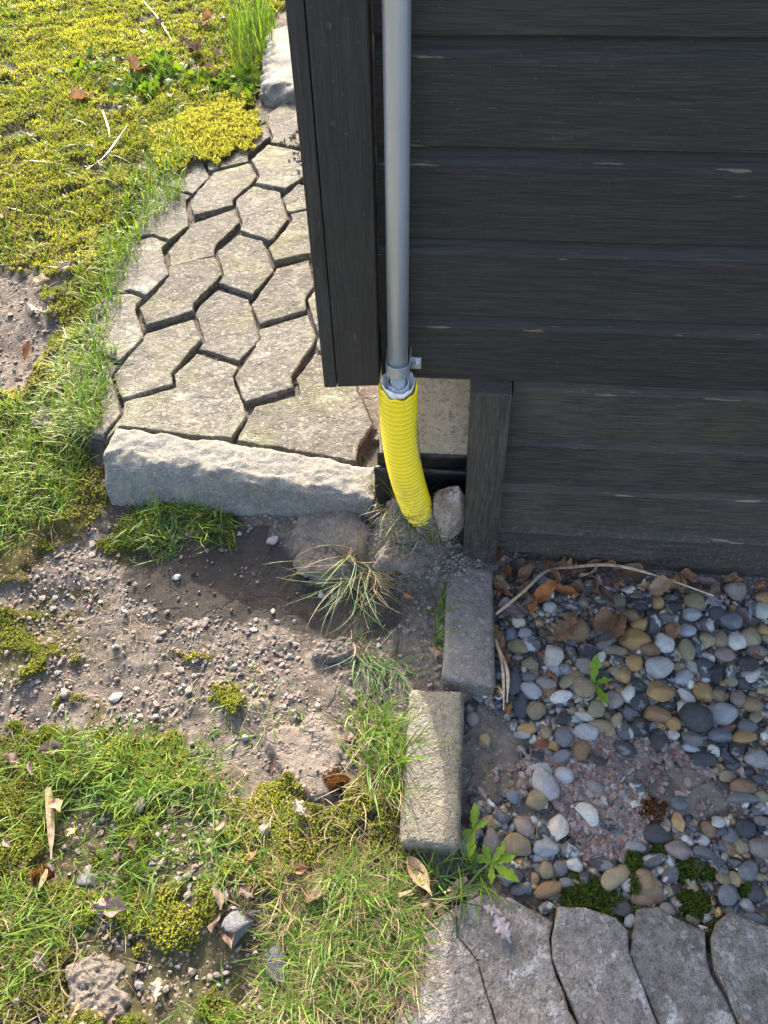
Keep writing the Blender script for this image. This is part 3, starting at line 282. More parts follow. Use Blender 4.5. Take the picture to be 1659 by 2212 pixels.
def m_concrete(name, c0, c1, lich, algae, pits=1.0, sandy=0.0, spotted=0.0, dirt=1.0):
    k = Mat(name); p = k.pos()
    rnd = k.n('ShaderNodeObjectInfo').outputs['Random']
    n1 = k.noise(p, 9, 6, .65); n2 = k.noise(p, 60, 5, .7); n3 = k.noise(p, 330, 3, .6)
    c = k.mix(k.ramp(n1, (.3, 0), (.7, 1)), c0, c1)
    c = k.mix(k.ramp(n2, (.36, .75*dirt), (.60, 0)), c, tuple(v*.50 for v in c0))
    v = k.voro(p, 170, 'F1', 'Color')
    sp = k.n('ShaderNodeSeparateColor', Color=v)
    agg = k.ramp(sp.outputs[0], (.80, 0), (.86, 1))
    c = k.mix(k.math('MULTIPLY', agg, .5), c, k.mix(sp.outputs[1], (.50, .44, .38), (.16, .12, .11)))
    c = k.mix(k.ramp(n3, (.52, 0), (.68, .65*dirt)), c, (.055, .05, .044))
    al = k.ramp(k.noise(p, 6.5, 5, .65), (.48, 0), (.66, 1))
    c = k.mix(k.math('MULTIPLY', al, algae), c, (.20, .215, .085))
    lm = k.math('MULTIPLY', k.ramp(k.noise(p, 13, 4, .6), (.56, 0), (.70, 1)), k.ramp(k.noise(p, 140, 4, .7), (.40, 0), (.60, 1)))
    c = k.mix(k.math('MULTIPLY', lm, lich), c, (.56, .56, .53))
    if spotted:
        sm = k.math('MULTIPLY', k.ramp(k.noise(p, 21, 3, .55, .4), (.57, 0), (.70, 1)), k.ramp(k.noise(p, 230, 3, .7), (.38, 0), (.56, 1)))
        c = k.mix(k.math('MULTIPLY', sm, spotted), c, (.60, .60, .59))
    if sandy:
        c = k.mix(k.math('MULTIPLY', k.ramp(k.noise(p, 8, 4, .6), (.45, 0), (.7, 1)), sandy), c, (.40, .35, .25))
    c = k.mix(1.0, c, k.ramp(rnd, (0, .86), (1, 1.12)), 'MULTIPLY')
    pit = k.ramp(k.voro(p, 120), (.05, 0), (.35, 1))
    h = k.math('ADD', k.math('MULTIPLY', n2, 1.0), k.math('ADD', k.math('MULTIPLY', n3, .5*pits), k.math('MULTIPLY', pit, .25*pits)))
    nb = k.bump(h, .95, .009)
    nb = k.bump(k.noise(p, 22, 5, .6), .5, .02, nb)
    return k.done(k.bsdf(c, k.ramp(n2, (.2, .80), (.8, 1.0)), nb, .15))
MT['paver'] = m_concrete('path_paver_concrete', (.140, .136, .123), (.225, .220, .200), .48, .36)
MT['paver_pale'] = m_concrete('lichened_paver_concrete', (.175, .174, .158), (.28, .278, .258), .85, .32)
MT['paver_grey'] = m_concrete('grey_paver_concrete', (.20, .182, .168), (.295, .270, .250), .35, .06, 1.0, .0, .9)
MT['block_grey'] = m_concrete('grey_block_concrete', (.225, .200, .182), (.300, .272, .248), .06, .04, dirt=.7)
MT['block_tan'] = m_concrete('sandy_block_concrete', (.265, .235, .182), (.38, .345, .28), .55, .25, 1.5, .5, dirt=.7)
MT['pier'] = m_concrete('beige_pier_concrete', (.64, .50, .36), (.80, .66, .50), .2, .03, dirt=.35)

def m_granite():
    k = Mat('split_granite'); p = k.pos((1, 1, 1))
    s1 = k.noise(p, 320, 3, .75); s2 = k.noise(p, 95, 5, .7); s3 = k.noise(p, 24, 5, .6)
    c = k.mix(k.ramp(s1, (.35, 0), (.62, 1)), (.062, .063, .061), (.30, .296, .28))
    c = k.mix(k.ramp(s2, (.40, .85), (.60, 0)), c, (.135, .136, .128))
    c = k.mix(k.ramp(s3, (.50, 0), (.72, .55)), c, (.275, .238, .168))
    nb = k.bump(s2, .8, .006); nb = k.bump(s1, .4, .0015, nb)
    return k.done(k.bsdf(c, .80, nb, .22))
MT['granite'] = m_granite()

def m_soil():
    k = Mat('garden_soil'); p = k.pos(shift=False)
    z = k.n('ShaderNodeSeparateColor', Color=k.attr('zone'))
    wet, moss, sand = z.outputs[0], z.outputs[1], z.outputs[2]
    n1 = k.noise(p, 14, 6, .65); n2 = k.noise(p, 90, 5, .7); n3 = k.noise(p, 420, 4, .7)
    c = k.mix(k.ramp(n1, (.32, 0), (.68, 1)), (.080, .070, .060), (.188, .168, .143))
    c = k.mix(k.ramp(n2, (.38, .75), (.58, 0)), c, (.062, .050, .043))
    c = k.mix(k.math('MULTIPLY', wet, .92), c, k.mix(n2, (.018, .016, .015), (.058, .050, .045)))  # damp tone and the kerb's shade, both painted into the soil colour
    c = k.mix(k.math('MULTIPLY', sand, k.ramp(n1, (.3, .45), (.65, .95))), c, k.mix(n2, (.15, .122, .102), (.285, .242, .203)))
    c = k.mix(moss, c, k.mix(n2, (.020, .018, .007), (.085, .078, .018)))
    gr = k.n('ShaderNodeSeparateColor', Color=k.voro(p, 260, 'F1', 'Color'))
    c = k.mix(k.math('MULTIPLY', k.math('MULTIPLY', k.ramp(gr.outputs[0], (.88, 0), (.94, 1)), .5), k.math('SUBTRACT', 1.0, wet)), c, k.mix(gr.outputs[1], (.40, .35, .31), (.26, .15, .12)))
    pw = k.n('ShaderNodeVectorMath', {'operation': 'ADD'}, i0=p, i1=k.math('MULTIPLY', k.noise(p, 18, 4, .6), .12)).outputs[0]
    ck = k.ramp(k.voro(pw, 7.5, 'DISTANCE_TO_EDGE'), (.006, 0), (.030, 1))
    h = k.math('ADD', n2, k.math('ADD', k.math('MULTIPLY', n3, .5), k.math('MULTIPLY', ck, .6)))
    nb = k.bump(h, .7, .007)
    return k.done(k.bsdf(c, .92, nb, .2))
MT['soil'] = m_soil()

def m_pebble():
    k = Mat('pebble_stone'); oi = k.n('ShaderNodeObjectInfo')
    tc = k.n('ShaderNodeTexCoord').outputs['Object']
    sh = k.n('ShaderNodeVectorMath', {'operation': 'ADD'}, i0=tc, i1=k.math('MULTIPLY', oi.outputs['Random'], 51.0)).outputs[0]
    n1 = k.noise(sh, 1.3, 5, .6, .8); n2 = k.noise(sh, 9, 5, .7); n3 = k.noise(sh, 34, 3, .6)
    base = oi.outputs['Color']; fl = oi.outputs['Alpha']
    c = k.mix(k.ramp(n1, (.3, 0), (.7, 1)), k.mix(1.0, base, (.68, .70, .74), 'MULTIPLY'), k.mix(1.0, base, (1.22, 1.16, 1.06), 'MULTIPLY'))
    c = k.mix(k.ramp(n2, (.42, 0), (.68, .7)), c, k.mix(1.0, base, (.5, .48, .46), 'MULTIPLY'))
    wp = k.ramp(k.noise(sh, .9, 4, .5, .25), (.53, 0), (.60, .85))
    c = k.mix(k.math('MULTIPLY', k.math('SUBTRACT', 1.0, fl), wp), c, (.50, .50, .48))
    c = k.mix(k.ramp(n3, (.62, 0), (.72, .4)), c, (.48, .45, .42))
    nb = k.bump(n3, .30, .06); nb = k.bump(n2, .40, .10, nb)
    return k.done(k.bsdf(c, k.ramp(n2, (.3, .45), (.7, .72)), nb, .45))
MT['pebble'] = m_pebble()

def m_grit():
    k = Mat('crushed_stone'); p = k.pos(shift=False)
    c = k.mix(k.ramp(k.noise(p, 380, 3, .6), (.4, .5), (.6, 0)), k.attr('Col'), (.10, .075, .068))
    return k.done(k.bsdf(c, .8, k.bump(k.noise(p, 700, 3, .6), .5, .002), .35))
MT['grit'] = m_grit()

def m_foliage(name, trans, rough=.5, spec=.4, tint=(1.2, 1.15, .55)):
    k = Mat(name); c = k.attr('Col')
    a = k.bsdf(c, rough, None, spec)
    t = k.n('ShaderNodeBsdfTranslucent', Color=k.mix(1.0, c, tint, 'MULTIPLY')).outputs[0]
    return k.done(k.n('ShaderNodeMixShader', i0=trans, i1=a, i2=t).outputs[0])
MT['grass'] = m_foliage('grass_blade', .42, .48, .35)
MT['moss'] = m_foliage('moss_shoot', .38, .7, .2, (1.05, 1.15, .55))
MT['weed'] = m_foliage('broad_leaf', .40, .58, .25)

def m_leaf():
    k = Mat('dry_leaf'); oi = k.n('ShaderNodeObjectInfo'); base = oi.outputs['Color']
    p = k.pos(); n = k.noise(p, 60, 5, .65); n2 = k.noise(p, 300, 3, .6)
    vein = k.attr('vein', 'Fac')
    c = k.mix(k.ramp(n, (.3, 0), (.7, 1)), k.mix(1.0, base, (.62, .58, .55), 'MULTIPLY'), k.mix(1.0, base, (1.25, 1.2, 1.15), 'MULTIPLY'))
    c = k.mix(k.ramp(n2, (.60, 0), (.72, .6)), c, (.05, .035, .028))
    c = k.mix(k.math('MULTIPLY', vein, .45), c, k.mix(1.0, base, (1.35, 1.25, 1.1), 'MULTIPLY'))
    nb = k.bump(k.math('ADD', n, vein), .6, .002)
    a = k.bsdf(c, .55, nb, .4); t = k.n('ShaderNodeBsdfTranslucent', Color=c).outputs[0]
    return k.done(k.n('ShaderNodeMixShader', i0=.22, i1=a, i2=t).outputs[0])
MT['leaf'] = m_leaf()
def m_straw():
    k = Mat('dry_straw'); oi = k.n('ShaderNodeObjectInfo'); base = oi.outputs['Color']; p = k.pos()
    c = k.mix(k.ramp(k.noise(p, 120, 4, .6), (.35, 0), (.65, 1)), k.mix(1.0, base, (.6, .55, .5), 'MULTIPLY'), base)
    return k.done(k.bsdf(c, .6, k.bump(k.noise(p, 400, 3, .6), .5, .002), .35))
MT['straw'] = m_straw()
def m_metal():
    k = Mat('galvanised_steel'); p = k.pos((60, 60, 4)); q = k.pos()
    n = k.noise(p, 1.0, 4, .6); m = k.noise(q, 70, 4, .6)
    c = k.mix(n, (.46, .50, .54), (.64, .68, .72))
    c = k.mix(k.ramp(k.noise(q, 160, 3, .6), (.74, 0), (.80, .2)), c, (.25, .24, .23))
    return k.done(k.bsdf(c, k.ramp(n, (.3, .30), (.7, .36)), None, .5, .70))
MT['steel'] = m_metal()
def m_zinc():
    k = Mat('dull_zinc'); q = k.pos()
    return k.done(k.bsdf(k.mix(k.noise(q, 80, 4, .6), (.24, .255, .265), (.40, .415, .425)), .55, None, .4, .35))
MT['zinc'] = m_zinc()
def m_yellow():
    k = Mat('yellow_plastic'); q = k.pos()
    d = k.ramp(k.noise(q, 55, 5, .7), (.60, 0), (.74, .5))
    spk = k.ramp(k.noise(q, 300, 2, .5), (.74, 0), (.78, .8))
    z = k.n('ShaderNodeSeparateXYZ', Vector=k.pos(shift=False)).outputs[2]
    soil = k.math('MULTIPLY', k.ramp(z, (.15, 1), (.33, 0)), k.ramp(k.noise(q, 40, 5, .7), (.42, 0), (.66, .85)))
    c = k.mix(d, (.93, .70, .014), (.80, .58, .03)); c = k.mix(spk, c, (.12, .09, .03)); c = k.mix(soil, c, (.20, .15, .09))
    return k.done(k.bsdf(c, .34, k.bump(k.noise(q, 180, 3, .6), .06, .001), .5))
MT['yellow'] = m_yellow()
def m_foam():
    k = Mat('white_foam'); q = k.pos(); n = k.noise(q, 190, 4, .6)
    c = k.mix(k.ramp(k.noise(q, 120, 4, .6), (.60, 0), (.72, .6)), (.88, .86, .86), (.50, .42, .42))
    return k.done(k.bsdf(c, .75, k.bump(n, .7, .004), .3))
MT['foam'] = m_foam()
def m_bitumen():
    k = Mat('black_membrane'); q = k.pos(); n = k.noise(q, 45, 5, .65)
    c = k.mix(k.ramp(n, (.5, 0), (.75, .7)), (.010, .011, .012), (.055, .052, .047))
    return k.done(k.bsdf(c, .38, k.bump(n, .35, .006), .5))
MT['bitumen'] = m_bitumen()
def m_rock():
    k = Mat('lumpy_rock'); q = k.pos(); n = k.noise(q, 45, 5, .65); n2 = k.noise(q, 200, 4, .7)
    c = k.mix(k.ramp(n, (.35, 0), (.65, 1)), (.32, .215, .17), (.50, .41, .35))
    c = k.mix(k.ramp(n2, (.4, .7), (.55, 0)), c, (.12, .10, .09))
    c = k.mix(k.ramp(k.noise(q, 22, 4, .6), (.55, 0), (.7, .45)), c, (.22, .23, .11))
    return k.done(k.bsdf(c, .8, k.bump(k.math('ADD', n, n2), .7, .006), .35))
MT['rock'] = m_rock()
def m_roof():
    k = Mat('roof_felt'); q = k.pos()
    return k.done(k.bsdf(k.mix(k.noise(q, 200, 3, .6), (.02, .02, .022), (.05, .05, .052)), .9))
MT['roof'] = m_roof()

# ------------------------------------------------------------------ object helpers
def mesh_np(name, V, F, smooth=True, mat=None, attrs=None, colors=None):
    me = bpy.data.meshes.new(name)
    V = np.ascontiguousarray(V, np.float32); F = np.ascontiguousarray(F, np.int32); k = F.shape[1]
    me.vertices.add(len(V)); me.vertices.foreach_set('co', V.ravel())
    me.loops.add(F.size); me.loops.foreach_set('vertex_index', F.ravel())
    me.polygons.add(len(F)); me.polygons.foreach_set('loop_start', np.arange(0, F.size, k, dtype=np.int32))
    me.polygons.foreach_set('loop_total', np.full(len(F), k, np.int32))
    me.polygons.foreach_set('use_smooth', np.full(len(F), smooth, bool))
    if colors is not None:
        a = me.color_attributes.new('Col' if not isinstance(colors, tuple) else colors[0], 'FLOAT_COLOR', 'POINT')
        c = colors if not isinstance(colors, tuple) else colors[1]
        a.data.foreach_set('color', np.ascontiguousarray(np.c_[c, np.ones(len(c))], np.float32).ravel())
    for nm, arr in (attrs or {}).items():
        a = me.attributes.new(nm, 'FLOAT', 'POINT'); a.data.foreach_set('value', np.ascontiguousarray(arr, np.float32))
    me.update(calc_edges=True); me.validate()
    if mat: me.materials.append(MT[mat])
    return me
def obj(name, me, parent=None, loc=None, rot=None, scale=None):
    o = bpy.data.objects.new(name, me); COL.objects.link(o)
    if parent is not None: o.parent = parent
    if loc is not None: o.location = loc
    if rot is not None: o.rotation_euler = rot
    if scale is not None: o.scale = scale
    return o
def tag(o, label=None, cat=None, group=None, kind=None):
    if label: o['label'] = label
    if cat: o['category'] = cat
    if group: o['group'] = group
    if kind: o['kind'] = kind
    return o
def bm_mesh(name, bm, mat, smooth=False):
    bmesh.ops.recalc_face_normals(bm, faces=bm.faces[:])
    me = bpy.data.meshes.new(name); bm.to_mesh(me); bm.free()
    for p in me.polygons: p.use_smooth = smooth
    me.materials.append(MT[mat]); return me
def box_mesh(name, x0, x1, y0, y1, z0, z1, mat, bev=.002, seg=2, edit=None):
    bm = bmesh.new(); bmesh.ops.create_cube(bm, size=1)
    for v in bm.verts: v.co = ((x0+x1)/2+v.co.x*(x1-x0), (y0+y1)/2+v.co.y*(y1-y0), (z0+z1)/2+v.co.z*(z1-z0))
    if edit: edit(bm)
    if bev: bmesh.ops.bevel(bm, geom=bm.edges[:], offset=bev, segments=seg, affect='EDGES', profile=.6)
    return bm_mesh(name, bm, mat)
def rough_block(name, top, z0, z1, mat, step=.006, amp=.003, freq=30, bevel=.006, seed=0, bulge=0.0):
    """solid slab from a quad outline (4 corners, ccw) with dense, uneven faces; keeps its edges softly broken"""
    c = np.array(top, float)
    V = []; F = []; idx = {}
    def pt(u, v, w):
        a = (c[0]*(1-u)+c[1]*u)*(1-v) + (c[3]*(1-u)+c[2]*u)*v
        return (a[0], a[1], z0+(z1-z0)*w)
    lx = np.hypot(*(c[1]-c[0])); ly = np.hypot(*(c[3]-c[0])); lz = z1-z0
    nu, nv, nw = [max(3, int(l/step)) for l in (lx, ly, lz)]
    def vid(i, j, k):
        key = (i, j, k)
        if key not in idx: idx[key] = len(V); V.append(pt(i/nu, j/nv, k/nw))
        return idx[key]
    for k in (0, nw):
        for i in range(nu):
            for j in range(nv):
                q = [vid(i, j, k), vid(i+1, j, k), vid(i+1, j+1, k), vid(i, j+1, k)]; F.append(q if k else q[::-1])
    for j in (0, nv):
        for i in range(nu):
            for k in range(nw):
                q = [vid(i, j, k), vid(i+1, j, k), vid(i+1, j, k+1), vid(i, j, k+1)]; F.append(q if j == 0 else q[::-1])
    for i in (0, nu):
        for j in range(nv):
            for k in range(nw):
                q = [vid(i, j, k), vid(i, j+1, k), vid(i, j+1, k+1), vid(i, j, k+1)]; F.append(q[::-1] if i == 0 else q)
    K = np.array(list(idx.keys()), float); V = np.array(V)
    # round the edges: distance to each face in metres
    du = np.minimum(K[:, 0], nu-K[:, 0])/nu*lx; dv = np.minimum(K[:, 1], nv-K[:, 1])/nv*ly; dw = (nw-K[:, 2])/nw*lz
    cen = V.mean(0)
    e1 = (c[1]-c[0])/lx; e2 = (c[3]-c[0])/ly
    su = np.sign(K[:, 0]-nu/2); sv = np.sign(K[:, 1]-nv/2)
    chip = bevel*(.5+1.6*fbm(V[:, 0]*35+seed, V[:, 1]*35, V[:, 2]*35, 3, seed+3)**1.5*1.4)
    def rnd(a): return np.clip(1-a/chip, 0, 1)
    a, b, w = rnd(du), rnd(dv), rnd(dw)
    off = np.zeros_like(V)
    two = lambda p, q: p*q
    off[:, :2] -= (su*two(a, np.maximum(b, w))*chip*.45)[:, None]*e1 + (sv*two(b, np.maximum(a, w))*chip*.45)[:, None]*e2
    off[:, 2] -= two(w, np.maximum(a, b))*chip*.45
    n = lambda s: (fbm(V[:, 0]*freq+s, V[:, 1]*freq, V[:, 2]*freq, 4, seed+s)-.5)*2*amp
    off += np.c_[n(1)*.7, n(5)*.9, n(9)]
    V = V+off
    return mesh_np(name, V, np.array(F), True, mat)
# ================================================================== the ground
def axis(*seg):
    out = [seg[0][0]]
    for a, b, s in seg:
        n = max(1, int(round((b-a)/s))); out += list(np.linspace(a, b, n+1)[1:])
    return np.array(out)
gx = axis((-60, -8, 13), (-8, -2.6, .6), (-2.6, -1.15, .02), (-1.15, .72, .0062), (.72, 1.6, .03), (1.6, 8, .8), (8, 60, 13))
gy = axis((-60, -8, 13), (-8, -1.1, .6), (-1.1, .36, .0062), (.36, 1.3, .012), (1.3, 3.6, .022), (3.6, 8, .6), (8, 60, 13))
GX, GY = np.meshgrid(gx, gy); fx, fy = GX.ravel(), GY.ravel()
Zn = zones(fx, fy); HZ = height(fx, fy, Zn)
nx, ny = len(gx), len(gy)
ii = (np.arange(ny-1)[:, None]*nx + np.arange(nx-1)[None, :]).ravel()
zc = np.c_[np.clip(Zn['wet'] + .45*Zn['path'] + .7*Zn['house'], 0, 1), np.clip(Zn['moss'] + .75*Zn['lawn']*(1-Zn['moss']), 0, 1)*(1-Zn['path']), np.clip(Zn['sand']+.8*Zn['dry']+.35*Zn['peb'], 0, 1)]  # red: damp hollow with painted kerb shade, dark joints, darker soil under house
outer = (np.abs(fx) > 2.6) | (fy < -1.1) | (fy > 3.6)
zc[outer & (Zn['house'] == 0) & (fx < .5)] = (0, .9, 0)
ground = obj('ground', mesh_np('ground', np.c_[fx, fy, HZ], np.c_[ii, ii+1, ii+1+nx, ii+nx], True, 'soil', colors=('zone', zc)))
tag(ground, kind='structure')
HG = HZ.reshape(ny, nx)
def gz(x, y):
    """height of the built ground under a point"""
    x = np.asarray(x, float); y = np.asarray(y, float)
    i = np.clip(np.searchsorted(gx, x)-1, 0, nx-2); j = np.clip(np.searchsorted(gy, y)-1, 0, ny-2)
    u = (x-gx[i])/(gx[i+1]-gx[i]); v = (y-gy[j])/(gy[j+1]-gy[j])
    return (HG[j, i]*(1-u)+HG[j, i+1]*u)*(1-v) + (HG[j+1, i]*(1-u)+HG[j+1, i+1]*u)*v
def gtop(x, y):
    """the same, or the top of the paving where there is paving"""
    x = np.asarray(x, float); y = np.asarray(y, float); h = gz(x, y)
    h = np.where(in_pavers(x, y, PAV_A, 'path') > 0, np.maximum(h, .126), h)
    return np.where(in_pavers(x, y, PAV_B, 'pave2') > 0, np.maximum(h, .021), h)

# ================================================================== paving
def paver_mesh(P, z0, z1, mat, seed, bev=.0045, inset=.0):
    r = random.Random(seed)
    # edges broken into short uneven lengths
    pts = []; n = len(P)
    for i in range(n):
        a = Vector((*P[i], 0)); b = Vector((*P[(i+1) % n], 0)); L_ = (b-a).length; k = max(1, int(L_/.018))
        d = (b-a).normalized(); nr = Vector((d.y, -d.x, 0))
        for s in range(k):
            t = s/k; p = a.lerp(b, t)
            if s: p += nr*r.gauss(-.0006, .0010)
            pts.append(p)
    bm = bmesh.new()
    vs_ = [bm.verts.new((p.x, p.y, z1)) for p in pts]
    f = bm.faces.new(vs_)
    f.normal_update()
    if f.normal.z < 0: f.normal_flip()
    ext = bmesh.ops.extrude_face_region(bm, geom=[f])
    low = [v for v in ext['geom'] if isinstance(v, bmesh.types.BMVert)]
    lowf = [g for g in ext['geom'] if isinstance(g, bmesh.types.BMFace)]
    for v in low: v.co.z = z0
    bmesh.ops.recalc_face_normals(bm, faces=bm.faces[:])
    top = [e for e in bm.edges if all(abs(v.co.z-z1) < 1e-6 for v in e.verts)]
    bmesh.ops.bevel(bm, geom=top, offset=bev, segments=3, affect='EDGES', profile=.55, clamp_overlap=True)
    for v in bm.verts:
        if z1-bev*1.2 < v.co.z < z1-bev*.2:
            v.co.x += r.gauss(0, .0008); v.co.y += r.gauss(0, .0008)
    c = Vector((sum(p.x for p in pts)/len(pts), sum(p.y for p in pts)/len(pts), 0))
    tx, ty, dz = r.gauss(0, .006), r.gauss(0, .006), r.gauss(0, .003)
    for v in bm.verts: v.co.z += (v.co.x-c.x)*tx+(v.co.y-c.y)*ty+dz
    me = bm_mesh('paver', bm, mat, True)
    for p in me.polygons:
        if abs(p.normal.z) > .98 or abs(p.normal.z) < .3: p.use_smooth = False
    return me
# sand bed of the path carries its pavers
path = obj('path', box_mesh('path', -.9, -.12, .24, 1.9, .02, .104, 'soil', 0)); tag(path, kind='structure')
for i, P in enumerate(L['pavers']):
    pale = i in (9, 11, 12, 13)
    obj('paver', paver_mesh(P, .045, .125, 'paver_pale' if pale else 'paver', 100+i), path)
pavement = obj('pavement', box_mesh('pavement', .0, 1.2, -1.05, -.66, -.09, -.006, 'soil', 0)); tag(pavement, kind='structure')
for i, P in enumerate(L['pavers2']):
    obj('paver', paver_mesh(P, -.05, .02, 'paver_grey', 300+i, .004), pavement)

# ================================================================== stones and blocks set in the ground
def warp(me, fn):
    n = len(me.vertices); a = np.empty(n*3, np.float32); me.vertices.foreach_get('co', a); a = a.reshape(-1, 3)
    a = fn(a.astype(float)); me.vertices.foreach_set('co', np.ascontiguousarray(a, np.float32).ravel()); me.update(); return me
kq = [(-.690, .118), (-.108, .030), (-.112, .132), (-.688, .212)]
kb = rough_block('kerb_stone', kq, .0, .142, 'granite', .0052, .0042, 40, .011, 5)
def kwarp(a):
    t = (a[:, 0]+.69)/.58; back = .212-.080*t; front = .118-.088*t; fr_ = np.clip((back-a[:, 1])/(back-front), 0, 1)
    a[:, 1] += np.clip((.142-a[:, 2])/.087, 0, 1.5)*fr_*(-.052+.064*t)
    a[:, 1] += .006*np.sin(t*3.1)
    fine = fbm(a[:, 0]*70, a[:, 1]*150, a[:, 2]*70, 3, 77)-.5
    a[:, 2] += fine*.008*sstep(.11, .135, a[:, 2])
    a[:, 1] -= .004*(fbm(a[:, 0]*12, a[:, 2]*40, None, 3, 78)-.5)
    return a
ks = obj('kerb_stone', warp(kb, kwarp)); tag(ks, 'long rough split granite kerb stone lying across the near end of the zigzag path', 'kerb stone')
fs = obj('granite_stone', rough_block('granite_stone', [(-.68, 1.86), (-.30, 1.80), (-.36, 2.5), (-.76, 2.46)], .04, .165, 'granite', .014, .012, 18, .03, 9))
tag(fs, 'pale rough granite stone at the far end of the path behind the corner board', 'kerb stone')
def ccw(P):
    a = sum(P[i][0]*P[(i+1) % 4][1]-P[(i+1) % 4][0]*P[i][1] for i in range(4)); return P if a > 0 else P[::-1]
ub = obj('concrete_block', rough_block('concrete_block', ccw(L['upper_block']), -.03, .055, 'block_grey', .007, .0012, 60, .004, 21))
tag(ub, 'plain grey concrete edging block next to the dead leaves and the shed post', 'concrete block')
lb = obj('concrete_block', rough_block('concrete_block', ccw(L['lower_block']), -.03, .05, 'block_tan', .007, .0022, 60, .006, 22))
tag(lb, 'sandy lichen-spotted concrete edging block, the one nearer the grey paving with grass overhanging it', 'concrete block')

def lump(name, mat, rx, ry, rz, seed, sub=4, amp=.25, freq=1.6, facets=0, crumb=0.0):
    bm = bmesh.new(); bmesh.ops.create_icosphere(bm, subdivisions=sub, radius=1)
    V = np.array([v.co[:] for v in bm.verts])
    r = np.random.default_rng(seed)
    if facets:
        for _ in range(facets):
            n = r.normal(size=3); n /= np.linalg.norm(n); d = r.uniform(.55, .85)
            s = V@n; over = np.clip(s-d, 0, None); V = V-over[:, None]*n*.93
    f = 1+amp*2*(fbm(V[:, 0]*freq+seed, V[:, 1]*freq, V[:, 2]*freq, 3, seed)-.5)
    V = V*f[:, None]
    if crumb: V = V*(1+crumb*2*(fbm(V[:, 0]*9, V[:, 1]*9, V[:, 2]*9, 3, seed+7)-.5))[:, None]
    V = V*np.array([rx, ry, rz])
    for v, c in zip(bm.verts, V): v.co = c
    me = bm_mesh(name, bm, mat, True)
    return me
rk = obj('rock', lump('rock', 'rock', .038, .028, .094, 4, 5, .22, 1.4, 9, .05), loc=(.031, -.004, .162), rot=(.12, -.08, .2))
tag(rk, 'lumpy upright brown rock wedged between the yellow conduit and the shed post', 'rock')

# ================================================================== the shed
shed = obj('shed', None, loc=(0, 0, 0)); tag(shed, 'black-painted timber shed clad in horizontal boards with a corner board and low plinth', 'shed')
def plank(axis_, a0, a1, zb, zt, y0, mat, seed, cham=.021):
    """board with a planed top chamfer, running along x (or y)"""
    H = zt-zb-.001
    prof = [(.020, 0, 0), (.0015, 0, .3), (0, .002, .35), (0, .007, .0), (0, H-cham-.006, .05), (0, H-cham, 1.0), (.0045, H-cham+.005, .55), (.0085, H-cham*.55, .12), (.0145, H, .1), (.020, H, 0)]
    n = max(2, int((a1-a0)/.07)); xs = np.linspace(a0, a1, n+1); m = len(prof)
    r = np.random.default_rng(seed)
    V = np.zeros((n+1, m, 3)); W = np.zeros((n+1, m))
    wav = (vnoise(xs*2.5, xs*0+seed, seed=seed)-.5)*.0020
    for j, (dy, dz, w) in enumerate(prof):
        V[:, j, 0] = xs; V[:, j, 1] = y0+dy+wav*(dy < .019); V[:, j, 2] = zb+dz+(r.normal(0, .0004, n+1) if 0 < j < 9 else 0); W[:, j] = w
    i = (np.arange(n)[:, None]*m+np.arange(m)[None, :])
    k = (np.arange(n)[:, None]*m+(np.arange(m)[None, :]+1) % m)
    F = np.stack([i, i+m, k+m, k], -1).reshape(-1, 4)
    V = V.reshape(-1, 3)
    if axis_ == 'y': V = np.c_[V[:, 1], -V[:, 0], V[:, 2]]; V[:, 1] *= -1; F = F[:, ::-1]
    me = mesh_np('plank', V, F, False, mat, {'wear': W.ravel()})
    bm = bmesh.new(); bm.from_mesh(me)
    for s in (0, n): bm.faces.ensure_lookup_table(); bm.verts.ensure_lookup_table(); bm.faces.new([bm.verts[s*m+q] for q in range(m)])
    bmesh.ops.recalc_face_normals(bm, faces=bm.faces[:]); bm.to_mesh(me); bm.free()
    return me
for q in range(-10, 5):                                      # upper cladding
    zb = .969-.12*q
    obj('plank', plank('x', -.0885, 3.0, zb, zb+.12, 0, 'wood_x', 40+q), shed)
for q, (zb, zt) in enumerate(((.369, .489), (.249, .369), (.129, .249), (-.03, .129))):   # plinth cladding
    obj('plank', plank('x', .119, 3.0, zb, zt, .003, 'wood_low', 70+q), shed)
for q in range(15):                                          # cladding on the side of the shed
    zb = .49+.12*q
    obj('plank', plank('y', .03, 3.5, zb, zb+.12, -.172, 'wood_y', 90+q), shed)
def cb_edit(bm):
    for v in bm.verts:
        if v.co.z < .6: v.co.z += (v.co.x+.13)*.10
corner = obj('corner_board', box_mesh('corner_board', -.1560, -.0905, -.022, .018, .486, 2.29, 'wood_z', .0025, 2, cb_edit), shed)
obj('corner_board', box_mesh('corner_board', -.1775, -.1572, -.0205, .028, .484, 2.29, 'wood_z', .003, 2, cb_edit), shed)
def post_edit(bm):
    for v in bm.verts:
        v.co.x += (.49-v.co.z)/.49*.0175
        if v.co.z > .3 and v.co.y > 0: v.co.z += .006
for zn_, xn_ in ((.985, -.1325), (.885, -.134)):
    bm = bmesh.new(); bmesh.ops.create_cone(bm, cap_ends=True, segments=14, radius1=.0042, radius2=.0034, depth=.0024)
    bmesh.ops.rotate(bm, verts=bm.verts[:], matrix=Matrix.Rotation(math.pi/2, 3, 'X')); bmesh.ops.translate(bm, verts=bm.verts[:], vec=(xn_, -.0229, zn_))
    obj('nail', bm_mesh('nail', bm, 'wood_zlow'), corner)
po = obj('post', box_mesh('post', .0505, .1145, -.027, .022, -.06, .486, 'wood_zlow', .003, 2, post_edit), shed)
